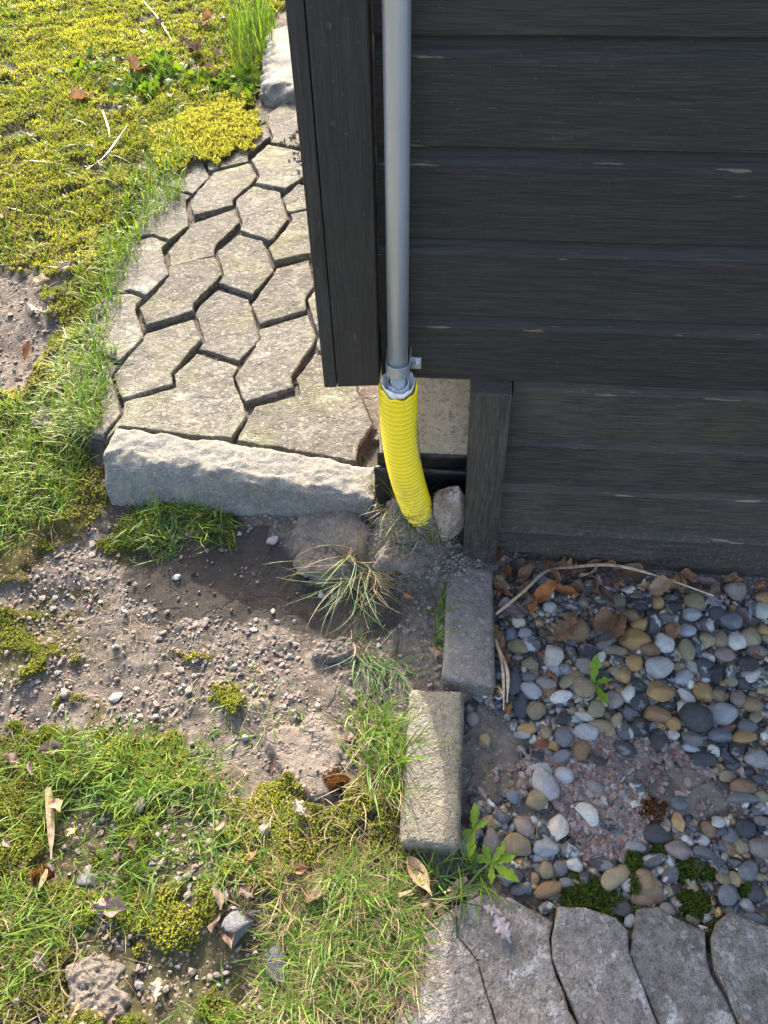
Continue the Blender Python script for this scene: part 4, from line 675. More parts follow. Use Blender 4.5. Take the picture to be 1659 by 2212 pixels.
for (nx_, nz_) in ((.083, .40), (.088, .235)):
    bm = bmesh.new(); bmesh.ops.create_cone(bm, cap_ends=True, segments=14, radius1=.0042, radius2=.0034, depth=.0024)
    bmesh.ops.rotate(bm, verts=bm.verts[:], matrix=Matrix.Rotation(math.pi/2, 3, 'X')); bmesh.ops.translate(bm, verts=bm.verts[:], vec=(nx_+.003, -.0279, nz_))
    obj('nail', bm_mesh('nail', bm, 'wood_zlow'), po)
pier = obj('foundation', rough_block('foundation', [(-.103, .052), (.30, .052), (.30, .9), (-.103, .9)], -.06, .484, 'pier', .02, .003, 20, .006, 31), shed)
obj('membrane', rough_block('membrane', [(-.112, .040), (.30, .040), (.30, .050), (-.112, .050)], -.06, .232, 'bitumen', .012, .002, 30, .004, 32), pier)
obj('membrane', rough_block('membrane', [(-.106, .046), (.30, .046), (.30, .0505), (-.106, .0505)], .2325, .268, 'bitumen', .008, .0012, 30, .003, 33), pier)
obj('floor_deck', box_mesh('floor_deck', -.150, 3.0, .024, 3.5, .500, .56, 'roof', 0), shed)  # shed floor out of sight, put in to block light underneath
rf = obj('roof', box_mesh('roof', -.30, 3.3, -.06, 3.8, 2.31, 2.42, 'roof', .004), shed)
obj('fascia', box_mesh('fascia', -.30, 3.3, -.085, -.062, 2.27, 2.44, 'wood_x', .003), rf)

# ================================================================== steel pipe with its saddle clamp
def tube_mesh(name, P, R, mat, seg=28, cap=True, wob=0.0):
    """skin of a tube through points P with radii R"""
    P = np.array(P, float); n = len(P); R = np.broadcast_to(R, (n,))
    T = np.gradient(P, axis=0); T /= np.linalg.norm(T, axis=1)[:, None]
    up = np.array([0., 1., 0]) if abs(T[0, 1]) < .9 else np.array([1., 0, 0])
    V = []
    for i in range(n):
        a = np.cross(up, T[i]); a /= np.linalg.norm(a); b = np.cross(T[i], a)
        t = np.linspace(0, 2*np.pi, seg, endpoint=False)
        rr = R[i]*(1+wob*np.sin(t*3+i))
        V.append(P[i]+(np.cos(t)*rr)[:, None]*a+(np.sin(t)*rr)[:, None]*b)
    V = np.concatenate(V)
    i = np.arange(n-1)[:, None]*seg+np.arange(seg)[None, :]; k = np.arange(n-1)[:, None]*seg+(np.arange(seg)[None, :]+1) % seg
    return mesh_np(name, V, np.stack([i, k, k+seg, i+seg], -1).reshape(-1, 4), True, mat)
pipe = obj('steel_pipe', None, loc=(0, 0, 0)); tag(pipe, 'straight galvanised steel pipe clamped upright to the black boards', 'pipe')
PX_, PY_ = -.0605, -.034
zz = np.array([.531, .5312, .532, .8, 1.2, 1.7, 2.24, 2.2402])
obj('tube', tube_mesh('tube', np.c_[np.full(8, PX_), np.full(8, PY_), zz], [.0122, .0140, .0149, .0149, .0149, .0149, .0149, .001], 'steel', 40), pipe)
obj('pipe_end', tube_mesh('pipe_end', [(PX_, PY_, z) for z in (.40, .5305, .5306)], [.0122, .0122, .001], 'zinc', 32), pipe)
bm = bmesh.new(); t = np.linspace(math.radians(-10), math.radians(-170), 22); prof = []
band = [(-.0290+PX_+.029+.0163*math.cos(a), PY_+.0163*math.sin(a)) for a in t]
band = [(PX_+.0163, .0)] + band + [(PX_-.0163, .0)]
outer_ = [(PX_+(x-PX_)*1.11, PY_+(y-PY_)*1.11 if y < -.001 else 0) for x, y in band]
zc0, zc1 = .530, .549
def bandface(zs):
    lo = [[bm.verts.new((x, y, z)) for x, y in band] for z in zs]; hi = [[bm.verts.new((x, y, z)) for x, y in outer_] for z in zs]; return lo, hi
lo, hi = bandface((zc0, zc1))
for i in range(len(band)-1):
    bm.faces.new((hi[0][i], hi[0][i+1], hi[1][i+1], hi[1][i])); bm.faces.new((lo[0][i+1], lo[0][i], lo[1][i], lo[1][i+1]))
    bm.faces.new((hi[1][i], hi[1][i+1], lo[1][i+1], lo[1][i])); bm.faces.new((hi[0][i+1], hi[0][i], lo[0][i], lo[0][i+1]))
clamp = obj('clamp', bm_mesh('clamp', bm, 'steel', False), pipe)
obj('clamp_tab', box_mesh('clamp_tab', PX_+.0170, PX_+.0335, -.0030, -.0006, .510, .532, 'steel', .001), clamp)
bm = bmesh.new(); bmesh.ops.create_cone(bm, cap_ends=True, segments=6, radius1=.0047, radius2=.0047, depth=.005)
bmesh.ops.create_cone(bm, cap_ends=True, segments=20, radius1=.0064, radius2=.0062, depth=.0014, matrix=Matrix.Translation((0, 0, -.0028)))
bmesh.ops.rotate(bm, verts=bm.verts[:], matrix=Matrix.Rotation(math.pi/2, 3, 'X')); bmesh.ops.translate(bm, verts=bm.verts[:], vec=(PX_+.026, -.0068, .521))
obj('screw', bm_mesh('screw', bm, 'steel'), clamp)

# ================================================================== yellow corrugated conduit with white foam inside
cond = obj('corrugated_conduit', None, loc=(0, 0, 0)); tag(cond, 'bright yellow corrugated conduit with white foam in its open top below the steel pipe', 'conduit')
ctrl = np.array([(-.0605, -.034, .500), (-.0605, -.033, .46), (-.0590, -.030, .40), (-.0535, -.024, .33), (-.0425, -.014, .25), (-.0265, -.002, .17), (-.010, .008, .10), (.004, .014, .04)])
def spline(ctrl, n):
    u = np.linspace(0, len(ctrl)-1, n); i = np.clip(u.astype(int), 0, len(ctrl)-2); f = (u-i)[:, None]
    p1, p2 = ctrl[i], ctrl[i+1]; p0 = ctrl[np.maximum(i-1, 0)]; p3 = ctrl[np.minimum(i+2, len(ctrl)-1)]
    return .5*((2*p1)+(-p0+p2)*f+(2*p0-5*p1+4*p2-p3)*f**2+(-p0+3*p1-3*p2+p3)*f**3)
C0 = spline(ctrl, 400)
s = np.r_[0, np.cumsum(np.linalg.norm(np.diff(C0, axis=0), axis=1))]
su = np.linspace(0, s[-1], 430); CP = np.c_[[np.interp(su, s, C0[:, k]) for k in range(3)]].T
rad = .0270+.0031*np.tanh(1.6*np.sin(2*np.pi*su/.0102))/np.tanh(1.6)
jk = tube_mesh('jacket', CP, rad, 'yellow', 44)
def jag(a):                                                # the cut rim is uneven
    th = np.arctan2(a[:, 1]-PY_, a[:, 0]-PX_); top = sstep(.488, .500, a[:, 2])
    a[:, 2] += top*(.004*np.sin(th*2+.6)+.002*np.sin(th*7)+.0045*(fbm(np.cos(th)*2+3, np.sin(th)*2+3, None, 3, 4)-.5)*2)
    return a
obj('jacket', warp(jk, jag), cond)
inner = tube_mesh('foam_lining', np.c_[np.full(26, PX_), np.full(26, PY_), np.r_[np.linspace(.44, .503, 14), np.full(4, .5035), np.linspace(.502, .47, 8)]],
    np.r_[np.full(11, .0215), .0235, .0248, .0252, np.linspace(.0246, .0155, 4), np.linspace(.0150, .0140, 8)], 'foam', 64)
def fj(a):
    th = np.arctan2(a[:, 1]-PY_, a[:, 0]-PX_); top = sstep(.478, .503, a[:, 2])
    n = fbm(np.cos(th)*3+7, np.sin(th)*3+7, None, 4, 14)-.5
    a[:, 2] += top*(.010*n+.002*np.cos(th*2)+.007+.005*np.clip(np.sin(th), 0, 1))
    a[:, :2] += (fbm(a[:, 0]*300, a[:, 1]*300, a[:, 2]*300, 2, 5)-.5)[:, None]*.0016
    return a
obj('foam_lining', warp(inner, fj), cond)
# ================================================================== pebbles
PCOL = {'w': ((.50, .48, .44), 'white', 1), 'l': ((.30, .315, .335), 'pale blue-grey', 1), 'g': ((.15, .162, .180), 'slate grey', 1), 's': ((.062, .068, .082), 'dark slate', 1),
        'd': ((.040, .042, .048), 'black', .65), 'f': ((.10, .105, .115), 'black and white flint', 0), 't': ((.255, .215, .135), 'olive tan', 1),
        'o': ((.37, .24, .105), 'ochre', 1), 'b': ((.22, .145, .085), 'brown', 1), 'p': ((.235, .20, .19), 'pinkish grey', 1), 'r': ((.24, .09, .05), 'rust red', 1)}
ROUND = [lump('pebble', 'pebble', 1, 1, 1, 200+i, 3, .28, 1.35) for i in range(10)]
ANG = [lump('pebble', 'pebble', 1, 1, 1, 300+i, 3, .16, 1.4, 9) for i in range(8)]
PB = list(L['pebbles'])
# smaller stones that show between the large ones
pr_ = random.Random(5)
taken = [(p[0], p[1], (p[2]+p[3])/2) for p in PB]
tries = 0
while len(PB) < 298 and tries < 90000:
    tries += 1
    x = pr_.uniform(.08, .74); y = pr_.uniform(-.72, -.03); r = pr_.uniform(.0085, .0185)
    xa = np.array([x]); ya = np.array([y])
    if not inpoly(xa, ya, L['m_pebbles'])[0]: continue
    if inpoly(xa, ya, L['m_redgravel'])[0] and pr_.random() < .9: continue
    if inpoly(xa, ya, L['m_sand'])[0] or inpoly(xa, ya, L['m_sand2'])[0]: continue
    if any((x-a)**2+(y-b)**2 < ((r+c)*.70)**2 for a, b, c in taken): continue
    taken.append((x, y, r)); PB.append((x, y, r*pr_.uniform(1, 1.35), r*pr_.uniform(.75, 1), pr_.uniform(0, 3.1), pr_.choice('wlllgggsssddfftttobp')))
def zone_words(x, y):
    if y > -.14: return 'close under the shed wall'
    if x < .19 and y > -.33: return 'beside the grey concrete block'
    if x < .16: return 'beside the sandy concrete block'
    if inpoly(np.array([x]), np.array([y]), L['m_redgravel'])[0]: return 'in the red gravel'
    if y < -.56: return 'along the grey paving edge'
    return 'in the middle of the bed' if x < .5 else 'in the outer bed'
def size_word(a): return 'large' if a > .028 else ('medium' if a > .018 else 'small')
seen_lab = {}
pinfo = []
for x, y, a, b, an, c in PB: pinfo.append((x, y, a, b, size_word(a), PCOL[c][1], c))
for i, (x, y, a, b, an, c) in enumerate(PB):
    rgb, cname, fl = PCOL[c]
    r = random.Random(900+i)
    me = (ANG if (c in 'fdw' and r.random() < .75) or (c in 'sgl' and r.random() < .45) or (c in 'tobp' and r.random() < .25) else ROUND)[r.randrange(8)]
    h = min(a, b)*r.uniform(.58, .80) if c not in 'fd' else min(a, b)*r.uniform(.6, .85)
    zg = float(gz(x, y)); big = i < len(L['pebbles'])
    o = obj('pebble', me, loc=(x, y, zg+h*(.50 if big else .15)+(.004 if big else -.001)), rot=(r.gauss(0, .14), r.gauss(0, .14), an), scale=(a*1.16, b*1.16, h*1.14))
    v = r.uniform(.95, 1.4); w = r.uniform(-.06, .06)
    o.color = (rgb[0]*v*(1+w), rgb[1]*v, rgb[2]*v*(1-w), fl)
    shape = 'oval' if a > 1.45*b else ('angular' if me in ANG else 'rounded')
    base = f'{size_word(a)} {shape} {cname} pebble {zone_words(x, y)}'
    near = sorted((k for k in range(len(PB)) if k != i), key=lambda k: (PB[k][0]-x)**2+(PB[k][1]-y)**2)
    cands = [base]
    for k in near[:4]: cands.append(f'{size_word(a)} {shape} {cname} pebble touching a {pinfo[k][4]} {pinfo[k][5]} one {zone_words(x, y)}')
    sz = {'close under the shed wall': 'near the wall', 'beside the grey concrete block': 'by the block', 'beside the sandy concrete block': 'by the block', 'along the grey paving edge': 'by the paving', 'in the middle of the bed': 'mid bed'}.get(zone_words(x, y), zone_words(x, y))
    for k in near[:3]:
        for k2 in near[1:5]:
            if k2 != k: cands.append(f'{size_word(a)} {shape} {cname} pebble between a {pinfo[k][5]} and a {pinfo[k2][5]} one {sz}')
    for k in near[:3]: cands.append(f'{size_word(a)} {shape} {cname} pebble beside a {pinfo[k][4]} {pinfo[k][5]} and a {pinfo[near[3]][4]} {pinfo[near[3]][5]} one')
    lab = next((q for q in cands if q not in seen_lab and len(q.split()) <= 16), None) or base
    seen_lab[lab] = seen_lab.get(lab, 0)+1
    tag(o, lab, 'pebble', 'pebbles beside the shed')
# the bed goes on past the edge of the view
def ico(sub):
    bm = bmesh.new(); bmesh.ops.create_icosphere(bm, subdivisions=sub, radius=1); bm.verts.ensure_lookup_table()
    V = np.array([v.co[:] for v in bm.verts]); F = np.array([[v.index for v in f.verts] for f in bm.faces]); bm.free(); return V, F
def scatter(name, mat, X, Y, Z, S, colors, seed, sub=1, flat=.75, angular=True, smooth=False, elong=.35):
    """many small stones as one mesh"""
    r = np.random.default_rng(seed); V0, F0 = ico(sub); n = len(X); m = len(V0)
    kinds = []
    for q in range(12):
        W = V0.copy()
        if angular:
            for _ in range(6):
                d = r.normal(size=3); d /= np.linalg.norm(d); s_ = W@d; W = W-np.clip(s_-r.uniform(.4, .75), 0, None)[:, None]*d
        W *= (1+r.normal(0, .12, m))[:, None] if angular else (1+r.normal(0, .03, m))[:, None]
        kinds.append(W)
    K = np.array(kinds)[r.integers(0, 12, n)]
    sc = np.c_[1+r.uniform(-elong, elong, n), 1+r.uniform(-elong, elong, n), np.full(n, flat)*r.uniform(.7, 1.2, n)]*np.asarray(S)[:, None]
    K = K*sc[:, None, :]
    a = r.uniform(0, 2*np.pi, n); ca, sa = np.cos(a)[:, None], np.sin(a)[:, None]
    tl = r.normal(0, .35, n)[:, None]
    x, y, z = K[..., 0], K[..., 1], K[..., 2]
    y, z = y*np.cos(tl)-z*np.sin(tl), y*np.sin(tl)+z*np.cos(tl)
    x, y = x*ca-y*sa, x*sa+y*ca
    P = np.stack([x+np.asarray(X)[:, None], y+np.asarray(Y)[:, None], z+np.asarray(Z)[:, None]], -1).reshape(-1, 3)
    F = (F0[None]+np.arange(n)[:, None, None]*m).reshape(-1, 3)
    C = np.repeat(np.asarray(colors), m, 0)
    return mesh_np(name, P, F, smooth, mat, colors=C)
n = 420; px = rng.uniform(.76, 2.2, n); py = rng.uniform(-.72, -.03, n)
cc = np.array([PCOL[c][0] for c in 'wllggssddfftttobbp'])[rng.integers(0, 18, n)]
o = obj('pebbles', scatter('pebbles', 'grit', px, py, gz(px, py)+.006, rng.uniform(.012, .03, n), cc, 3, 2, .65, False, True))
tag(o, 'the pebble bed running on beside the shed wall', 'pebbles', kind='stuff')

def small_stone():
    k = Mat('small_pebble'); p = k.pos(shift=False); c = k.attr('Col'); n_ = k.noise(p, 160, 4, .6)
    c = k.mix(k.ramp(n_, (.35, 0), (.65, 1)), k.mix(1.0, c, (.6, .6, .62), 'MULTIPLY'), k.mix(1.0, c, (1.2, 1.17, 1.1), 'MULTIPLY'))
    return k.done(k.bsdf(c, .5, k.bump(n_, .3, .002), .5))
MT['small_pebble'] = small_stone()
n = 3400; px = rng.uniform(.09, .78, n); py = rng.uniform(-.72, -.04, n)
k_ = inpoly(px, py, L['m_pebbles']) & ~inpoly(px, py, L['m_sand']) & ~inpoly(px, py, L['m_sand2']) & (~inpoly(px, py, L['m_redgravel']) | (rng.uniform(0, 1, n) < .12))
px, py = px[k_], py[k_]; n = len(px)
cc = np.array([PCOL[c][0] for c in 'wlggsssddffttobbp'])[rng.integers(0, 17, n)]*rng.uniform(.85, 1.35, n)[:, None]
o = obj('pebbles', scatter('pebbles', 'small_pebble', px, py, gz(px, py)+.002, rng.uniform(.0065, .0125, n), cc, 33, 2, .7, True, True))
tag(o, 'small stones filling the gaps between the large pebbles', 'pebbles', kind='stuff')

# ================================================================== crushed gravel and soil crumbs
def pick(N, P=None, box=None, dens=None, seed=0):
    r = np.random.default_rng(seed)
    if box is None:
        a = np.array(P); box = (*a.min(0), *a.max(0))
    x = r.uniform(box[0], box[2], N); y = r.uniform(box[1], box[3], N); k = np.ones(N, bool)
    if P is not None: k &= mask(x, y, P, .02, 20, seed % 7) > 0
    if dens is not None: k &= r.uniform(0, 1, N) < dens(x, y)
    return x[k], y[k]
def palette(n, cols, seed, jit=.2):
    r = np.random.default_rng(seed); c = np.array(cols)[r.integers(0, len(cols), n)]
    return c*r.uniform(1-jit, 1+jit, n)[:, None]
RED = [(.235, .14, .115), (.28, .175, .145), (.19, .125, .11), (.30, .22, .19), (.17, .13, .125), (.24, .22, .21), (.33, .29, .26)]
GREY = [(.24, .20, .18), (.30, .26, .23), (.20, .175, .165), (.34, .31, .28), (.26, .17, .145), (.16, .16, .155), (.30, .22, .19)]
SOILC = [(.21, .185, .16), (.26, .23, .20), (.16, .14, .12), (.28, .25, .21)]
nsand = lambda x, y: 1-.93*np.maximum(mask(x, y, L['m_sand'], .02), mask(x, y, L['m_sand2'], .02))
x1, y1 = pick(5500, L['m_redgravel'], dens=nsand, seed=1)
x2, y2 = pick(7000, L['m_pebbles'], box=(.08, -.72, .76, 0), dens=lambda x, y: .55*nsand(x, y), seed=2)
X = np.r_[x1, x2]; Y = np.r_[y1, y2]; S_ = np.r_[rng.uniform(.0038, .0100, len(x1)), rng.uniform(.002, .0055, len(x2))]
o = obj('gravel', scatter('gravel', 'grit', X, Y, gz(X, Y)+S_*.45, S_, palette(len(X), RED, 4), 5))
tag(o, 'crushed reddish granite gravel filling the gaps of the pebble bed', 'gravel', kind='stuff')
soilm = lambda x, y: (1-inpoly(x, y, L['m_pebbles']))*(1-inpoly(x, y, L['m_pave2']))*(1-inpoly(x, y, L['m_path']))
def gd(x, y):
    z = zones(x, y); n_ = fbm(x*7, y*7, oct=3, seed=61)
    left = sstep(-.14, -.36, x)
    return soilm(x, y)*(1-.96*z['moss'])*(1-.85*z['wet'])*(1-.8*z['dry'])*np.clip(.04+1.1*sstep(.46, .62, n_)*left+.10*left, 0, 1)
x3, y3 = pick(11000, box=(-.85, -.90, .05, .12), dens=gd, seed=3)
x4, y4 = pick(1500, L['m_bareleft'], box=(-1.35, .15, -.85, .95), seed=4)
x5 = rng.uniform(-.145, -.10, 700); y5 = rng.uniform(.22, .55, 700)
X = np.r_[x3, x4]; Y = np.r_[y3, y4]; S_ = np.minimum(rng.gamma(2.4, .0011, len(X))+.0010, .0085)
o = obj('gravel', scatter('gravel', 'grit', X, Y, gz(X, Y)+S_*.4, S_, palette(len(X), GREY, 6), 7, 1, .62))
tag(o, 'loose mixed gravel on the bare soil of the lawn edge', 'gravel', kind='stuff')
S_ = rng.uniform(.003, .007, 700)
o = obj('gravel', scatter('gravel', 'grit', x5, y5, .062+rng.uniform(0, .022, 700), S_, palette(700, RED, 8), 9))
tag(o, 'reddish gravel in the slot between the last paver and the pier', 'gravel', kind='stuff')
def cd(x, y):
    z = zones(x, y); return soilm(x, y)*(1-.8*z['moss'])*np.clip(.35+sstep(.45, .6, fbm(x*11, y*11, oct=3, seed=71)), 0, 1)
x6, y6 = pick(3200, box=(-.85, -.9, .06, .14), dens=cd, seed=5)
x7, y7 = pick(2600, box=(-.12, -.08, .12, .06), seed=6)
X = np.r_[x6, x7]; Y = np.r_[y6, y7]; k = ~((X > -.1) & (Y > .035)); X, Y = X[k], Y[k]
S_ = np.minimum(rng.gamma(2.0, .0009, len(X))+.0008, .007)
damp_shade_c = zones(X, Y)['wet'][:, None]  # crumbs are darkened along with the damp, kerb-shaded soil
o = obj('soil_crumbs', scatter('soil_crumbs', 'grit', X, Y, gz(X, Y)+S_*.3, S_, palette(len(X), SOILC, 10)*(1-.62*damp_shade_c), 11, 1, .8, True, True))
tag(o, 'loose crumbs of soil over the bare ground before the kerb stone', 'soil crumbs', kind='stuff')
x8 = rng.normal(-.47, .03, 60); y8 = rng.normal(1.55, .09, 60)
o = obj('gravel', scatter('gravel', 'grit', x8, y8, np.full(60, .128), rng.uniform(.003, .009, 60), palette(60, GREY, 12), 13))
tag(o, 'few loose chips lying on the far pavers', 'gravel', kind='stuff')
# earth clods and single stones
clod_lab = ['broad cracked dry clod of earth against the kerb stone', 'rounded clod of earth beneath the dry grass near the rock', 'crumbly clod of earth under the middle of the kerb stone', 'small pale clod beside the grass tuft before the kerb stone',
            'loose lump of earth beside the kerb, next to a grey stone', 'flat clod at the rim of the dark hollow', 'bare mound of cracked earth in the lawn near the bottom', 'small clod by the long grass of the sandy block']
def m_clod():
    k = Mat('dry_earth'); p = k.pos(); n1 = k.noise(p, 40, 6, .7); n2 = k.noise(p, 260, 4, .7)
    c = k.mix(k.ramp(n1, (.3, 0), (.7, 1)), (.125, .108, .092), (.245, .215, .183)); c = k.mix(k.ramp(n2, (.36, .7), (.52, 0)), c, (.07, .056, .048))
    return k.done(k.bsdf(c, .93, k.bump(k.math('ADD', n1, n2), .8, .006), .2))
MT['clod'] = m_clod()
def clod_mesh(a, b, h, seed):
    nt, nr = 72, 26; th = np.linspace(0, 2*np.pi, nt, endpoint=False); rr = np.linspace(0, 1, nr)**.8
    R = 1+.55*(fbm(np.cos(th)*1.6+seed, np.sin(th)*1.6+seed, None, 4, seed)-.5)*2
    T, Q = np.meshgrid(th, rr, indexing='ij'); X_ = np.cos(T)*Q*R[:, None]*a; Y_ = np.sin(T)*Q*R[:, None]*b
    Z_ = h*(1-sstep(.72, 1.0, Q))*(.55+.6*fbm(X_*45+seed, Y_*45, None, 3, seed+1)) + .009*(fbm(X_*150, Y_*150, None, 3, seed+2)-.5)
    crack = np.abs(fbm(X_*24+5, Y_*24+seed, None, 3, seed+3)-.5); Z_ -= h*.8*(1-sstep(.0, .007, crack))*(Q < .95)*.7
    Z_ -= .012*sstep(.9, 1, Q)
    V = np.c_[X_.ravel(), Y_.ravel(), Z_.ravel()]; ii_ = np.arange(nt)[:, None]*nr+np.arange(nr-1)[None]; kk_ = ((np.arange(nt)+1) % nt)[:, None]*nr+np.arange(nr-1)[None]
    return mesh_np('earth_clod', V, np.stack([ii_, ii_+1, kk_+1, kk_], -1).reshape(-1, 4), True, 'clod')
for i, (x, y, a, b) in enumerate(L['clods']):
    if i in (2, 3, 4): continue
    o = obj('earth_clod', clod_mesh(a, b, min(a, b)*.18, 500+i), loc=(x, y, float(gz(x, y))-.001), rot=(0, 0, i*.7)); tag(o, clod_lab[i], 'clod')
st_lab = ['pale grey angular stone among the lawn moss beside the brown moss tuft', 'large flat grey stone in the lawn under a wood chip', 'dark slate stone half buried in dry grass at the lawn bottom', 'small white triangular stone on the damp soil darkened as kerb shade', 'grey stone on the clod under the kerb stone', 'small white stone at the foot of the cracked clod',
          'tiny pale chip on the dark soil', 'pinkish stone in the moss by the dark twig', 'pink stone on gravel above the lawn edge', 'pinkish stone at the outer soil edge', 'white stone on the gravelly soil', 'pink pebble beside the tan dead leaf']
for i, (x, y, s_, c) in enumerate(L['stones']):
    o = obj('stone', ANG[i % 8], loc=(x, y, float(gz(x, y))+s_*.25), rot=(.1, .15, i), scale=(s_, s_*.72, s_*.5)); q = PCOL[c][0]; o.color = (*q, 1); tag(o, st_lab[i], 'stone')

# ================================================================== moss
def moss_mesh(name, X, Y, Z, size, col, seed, leaf=6):
    r = np.random.default_rng(seed); n = len(X); H = size*r.uniform(.8, 1.5, n)
    lean = r.normal(0, .25, (n, 2))
    V = np.zeros((n, leaf, 3, 3)); a0 = r.uniform(0, 6.28, n)
    for k in range(leaf):
        a = a0+k*2.4+r.normal(0, .3, n); hb = H*(.15+.75*k/leaf); rad = size*(.75-.35*k/leaf)*r.uniform(.7, 1.2, n); hw = size*.20
        bx = X+lean[:, 0]*hb; by = Y+lean[:, 1]*hb
        ca, sa = np.cos(a), np.sin(a)
        V[:, k, 0] = np.c_[bx-sa*hw, by+ca*hw, Z+hb]; V[:, k, 1] = np.c_[bx+sa*hw, by-ca*hw, Z+hb]
        V[:, k, 2] = np.c_[bx+ca*rad, by+sa*rad, Z+hb+size*r.uniform(.25, .9, n)]
    V = V.reshape(-1, 3); F = np.arange(len(V)).reshape(-1, 3)
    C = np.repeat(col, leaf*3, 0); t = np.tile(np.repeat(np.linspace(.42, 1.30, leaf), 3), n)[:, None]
    return mesh_np(name, V, F, True, 'moss', colors=C*t)
def moss_col(x, y, seed, yellow=.5):
    n1 = fbm(x*9, y*9, oct=3, seed=81)[:, None]; r = np.random.default_rng(seed)
    a = np.array([.150, .190, .022]); b = np.array([.47, .445, .070]); d = np.array([.20, .15, .045])
    c = a+(b-a)*np.clip((n1-.25)*1.6+yellow-.5+r.normal(0, .18, n1.shape), 0, 1)
    k = r.uniform(0, 1, n1.shape) < .10
    return np.where(k, d, c)*r.uniform(.8, 1.2, n1.shape)
def vis_far(x, y): return np.clip(1.25-.22*y, .35, 1)
mx, my = pick(270000, box=(-2.6, .0, -.5, 3.6), dens=lambda x, y: (lambda z: z['moss']*z['lf'])(zones(x, y))*vis_far(x, y), seed=21)
mx2, my2 = pick(150000, box=(-.95, -1.0, .05, .15), dens=lambda x, y: (lambda z: z['moss']*(1-z['lf']))(zones(x, y)), seed=22)
MX, MY = np.r_[mx, mx2], np.r_[my, my2]
sz = np.r_[np.clip(.0045+.0012*my, .0042, .0090), np.full(len(mx2), .0037)]*rng.uniform(.75, 1.3, len(MX))
yl = np.r_[np.full(len(mx), .62), np.full(len(mx2), .22)][:, None]
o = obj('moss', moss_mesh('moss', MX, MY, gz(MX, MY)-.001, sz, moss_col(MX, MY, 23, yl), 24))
tag(o, 'yellow-green moss carpet covering the lawn', 'moss', kind='stuff')
def cushion(name, x0, y0, rx, ry, hz, n, size, cols, label, cat, seed, zbase=None):
    r = np.random.default_rng(seed); t = r.uniform(0, 6.28, n); q = np.sqrt(r.uniform(0, 1, n))*(1+.7*(fbm(np.cos(t)*3+seed, np.sin(t)*2, None, 3, seed)-.5)*2)
    x = x0+np.cos(t)*q*rx; y = y0+np.sin(t)*q*ry
    z = (gz(x, y) if zbase is None else zbase)+hz*np.clip(1-q**2, 0, 1)*(.35+1.3*fbm(x*45, y*45, oct=2, seed=seed))
    c = palette(n, cols, seed, .25)
    o = obj(name, moss_mesh(name, x, y, z-.001, size*r.uniform(.7, 1.3, n), c, seed)); return tag(o, label, cat)
YM = [(.42, .40, .075), (.48, .44, .09), (.34, .34, .06), (.40, .35, .09), (.22, .20, .05)]
DG = [(.050, .085, .012), (.075, .115, .016), (.038, .062, .012), (.09, .12, .02)]
BR = [(.13, .055, .018), (.18, .08, .025), (.09, .04, .015)]
mm = L['misc']
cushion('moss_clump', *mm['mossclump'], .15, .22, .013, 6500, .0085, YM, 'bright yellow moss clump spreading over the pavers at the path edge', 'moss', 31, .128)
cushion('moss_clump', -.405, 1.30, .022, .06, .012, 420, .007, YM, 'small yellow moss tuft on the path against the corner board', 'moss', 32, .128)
for nm, rx, ry, nn, lb_ in (('mossA', .050, .036, 1700, 'broad dark green moss cushion between the pebbles and the grey paving'), ('mossB', .028, .026, 700, 'round dark green moss cushion touching the second paving joint from the pebble edge'), ('mossC', .036, .020, 600, 'flat patch of moss mixed with brown litter between pebbles'),
        ('mossD', .018, .022, 350, 'moss tuft beside the olive tan pebble'), ('mossE', .016, .010, 250, 'small moss tuft under a slate pebble at the red gravel'), ('mossF', .014, .014, 250, 'small moss tuft between two slate pebbles'), ('mossG', .014, .030, 300, 'moss strip along the large brown pebble')):
    cushion('moss_clump', *mm[nm], rx, ry, .012, nn, .0052, DG, lb_, 'moss', 40+len(nm)+nn)
for nm, rr, lb_ in (('brown1', .018, 'dry brown moss tuft on the soil beside the long grass'), ('brown2', .014, 'rust brown moss tuft among lawn grass by a wood strip'), ('brown3', .026, 'rust brown moss patch on the red gravel and sand'), ('brown4', .022, 'dark brown rotten moss at the corner of the grey paving')):
    cushion('moss_clump', *mm[nm], rr, rr, .010, 500, .004, BR, lb_, 'moss', 60+len(lb_))

# moss in the joints of the near paving
J = L['pavers2']; jx, jy = [], []
for k in range(1, 5):
    P = np.array(J[k]); Q = np.array(J[k+1]) if k < 5 else P
    for _ in range(900):
        i = rng.integers(0, len(P)); a, b = P[i], P[(i+1) % len(P)]; t = rng.uniform(); p = a*(1-t)+b*t
        d = np.abs(Q-p).sum(1).min() if len(Q) else 1
        jx.append(p[0]+rng.normal(0, .002)); jy.append(p[1]+rng.normal(0, .002))
jx, jy = np.array(jx), np.array(jy); kk = (jx > .1) & (fbm(jx*12, jy*12, oct=2, seed=9) > .5); jx, jy = jx[kk], jy[kk]
o = obj('joint_moss', moss_mesh('joint_moss', jx, jy, np.full(len(jx), .004), np.full(len(jx), .0035), palette(len(jx), [(.06, .065, .015), (.05, .045, .02)], 3), 5))
tag(o, 'moss growing in the joints of the grey paving', 'moss', kind='stuff')

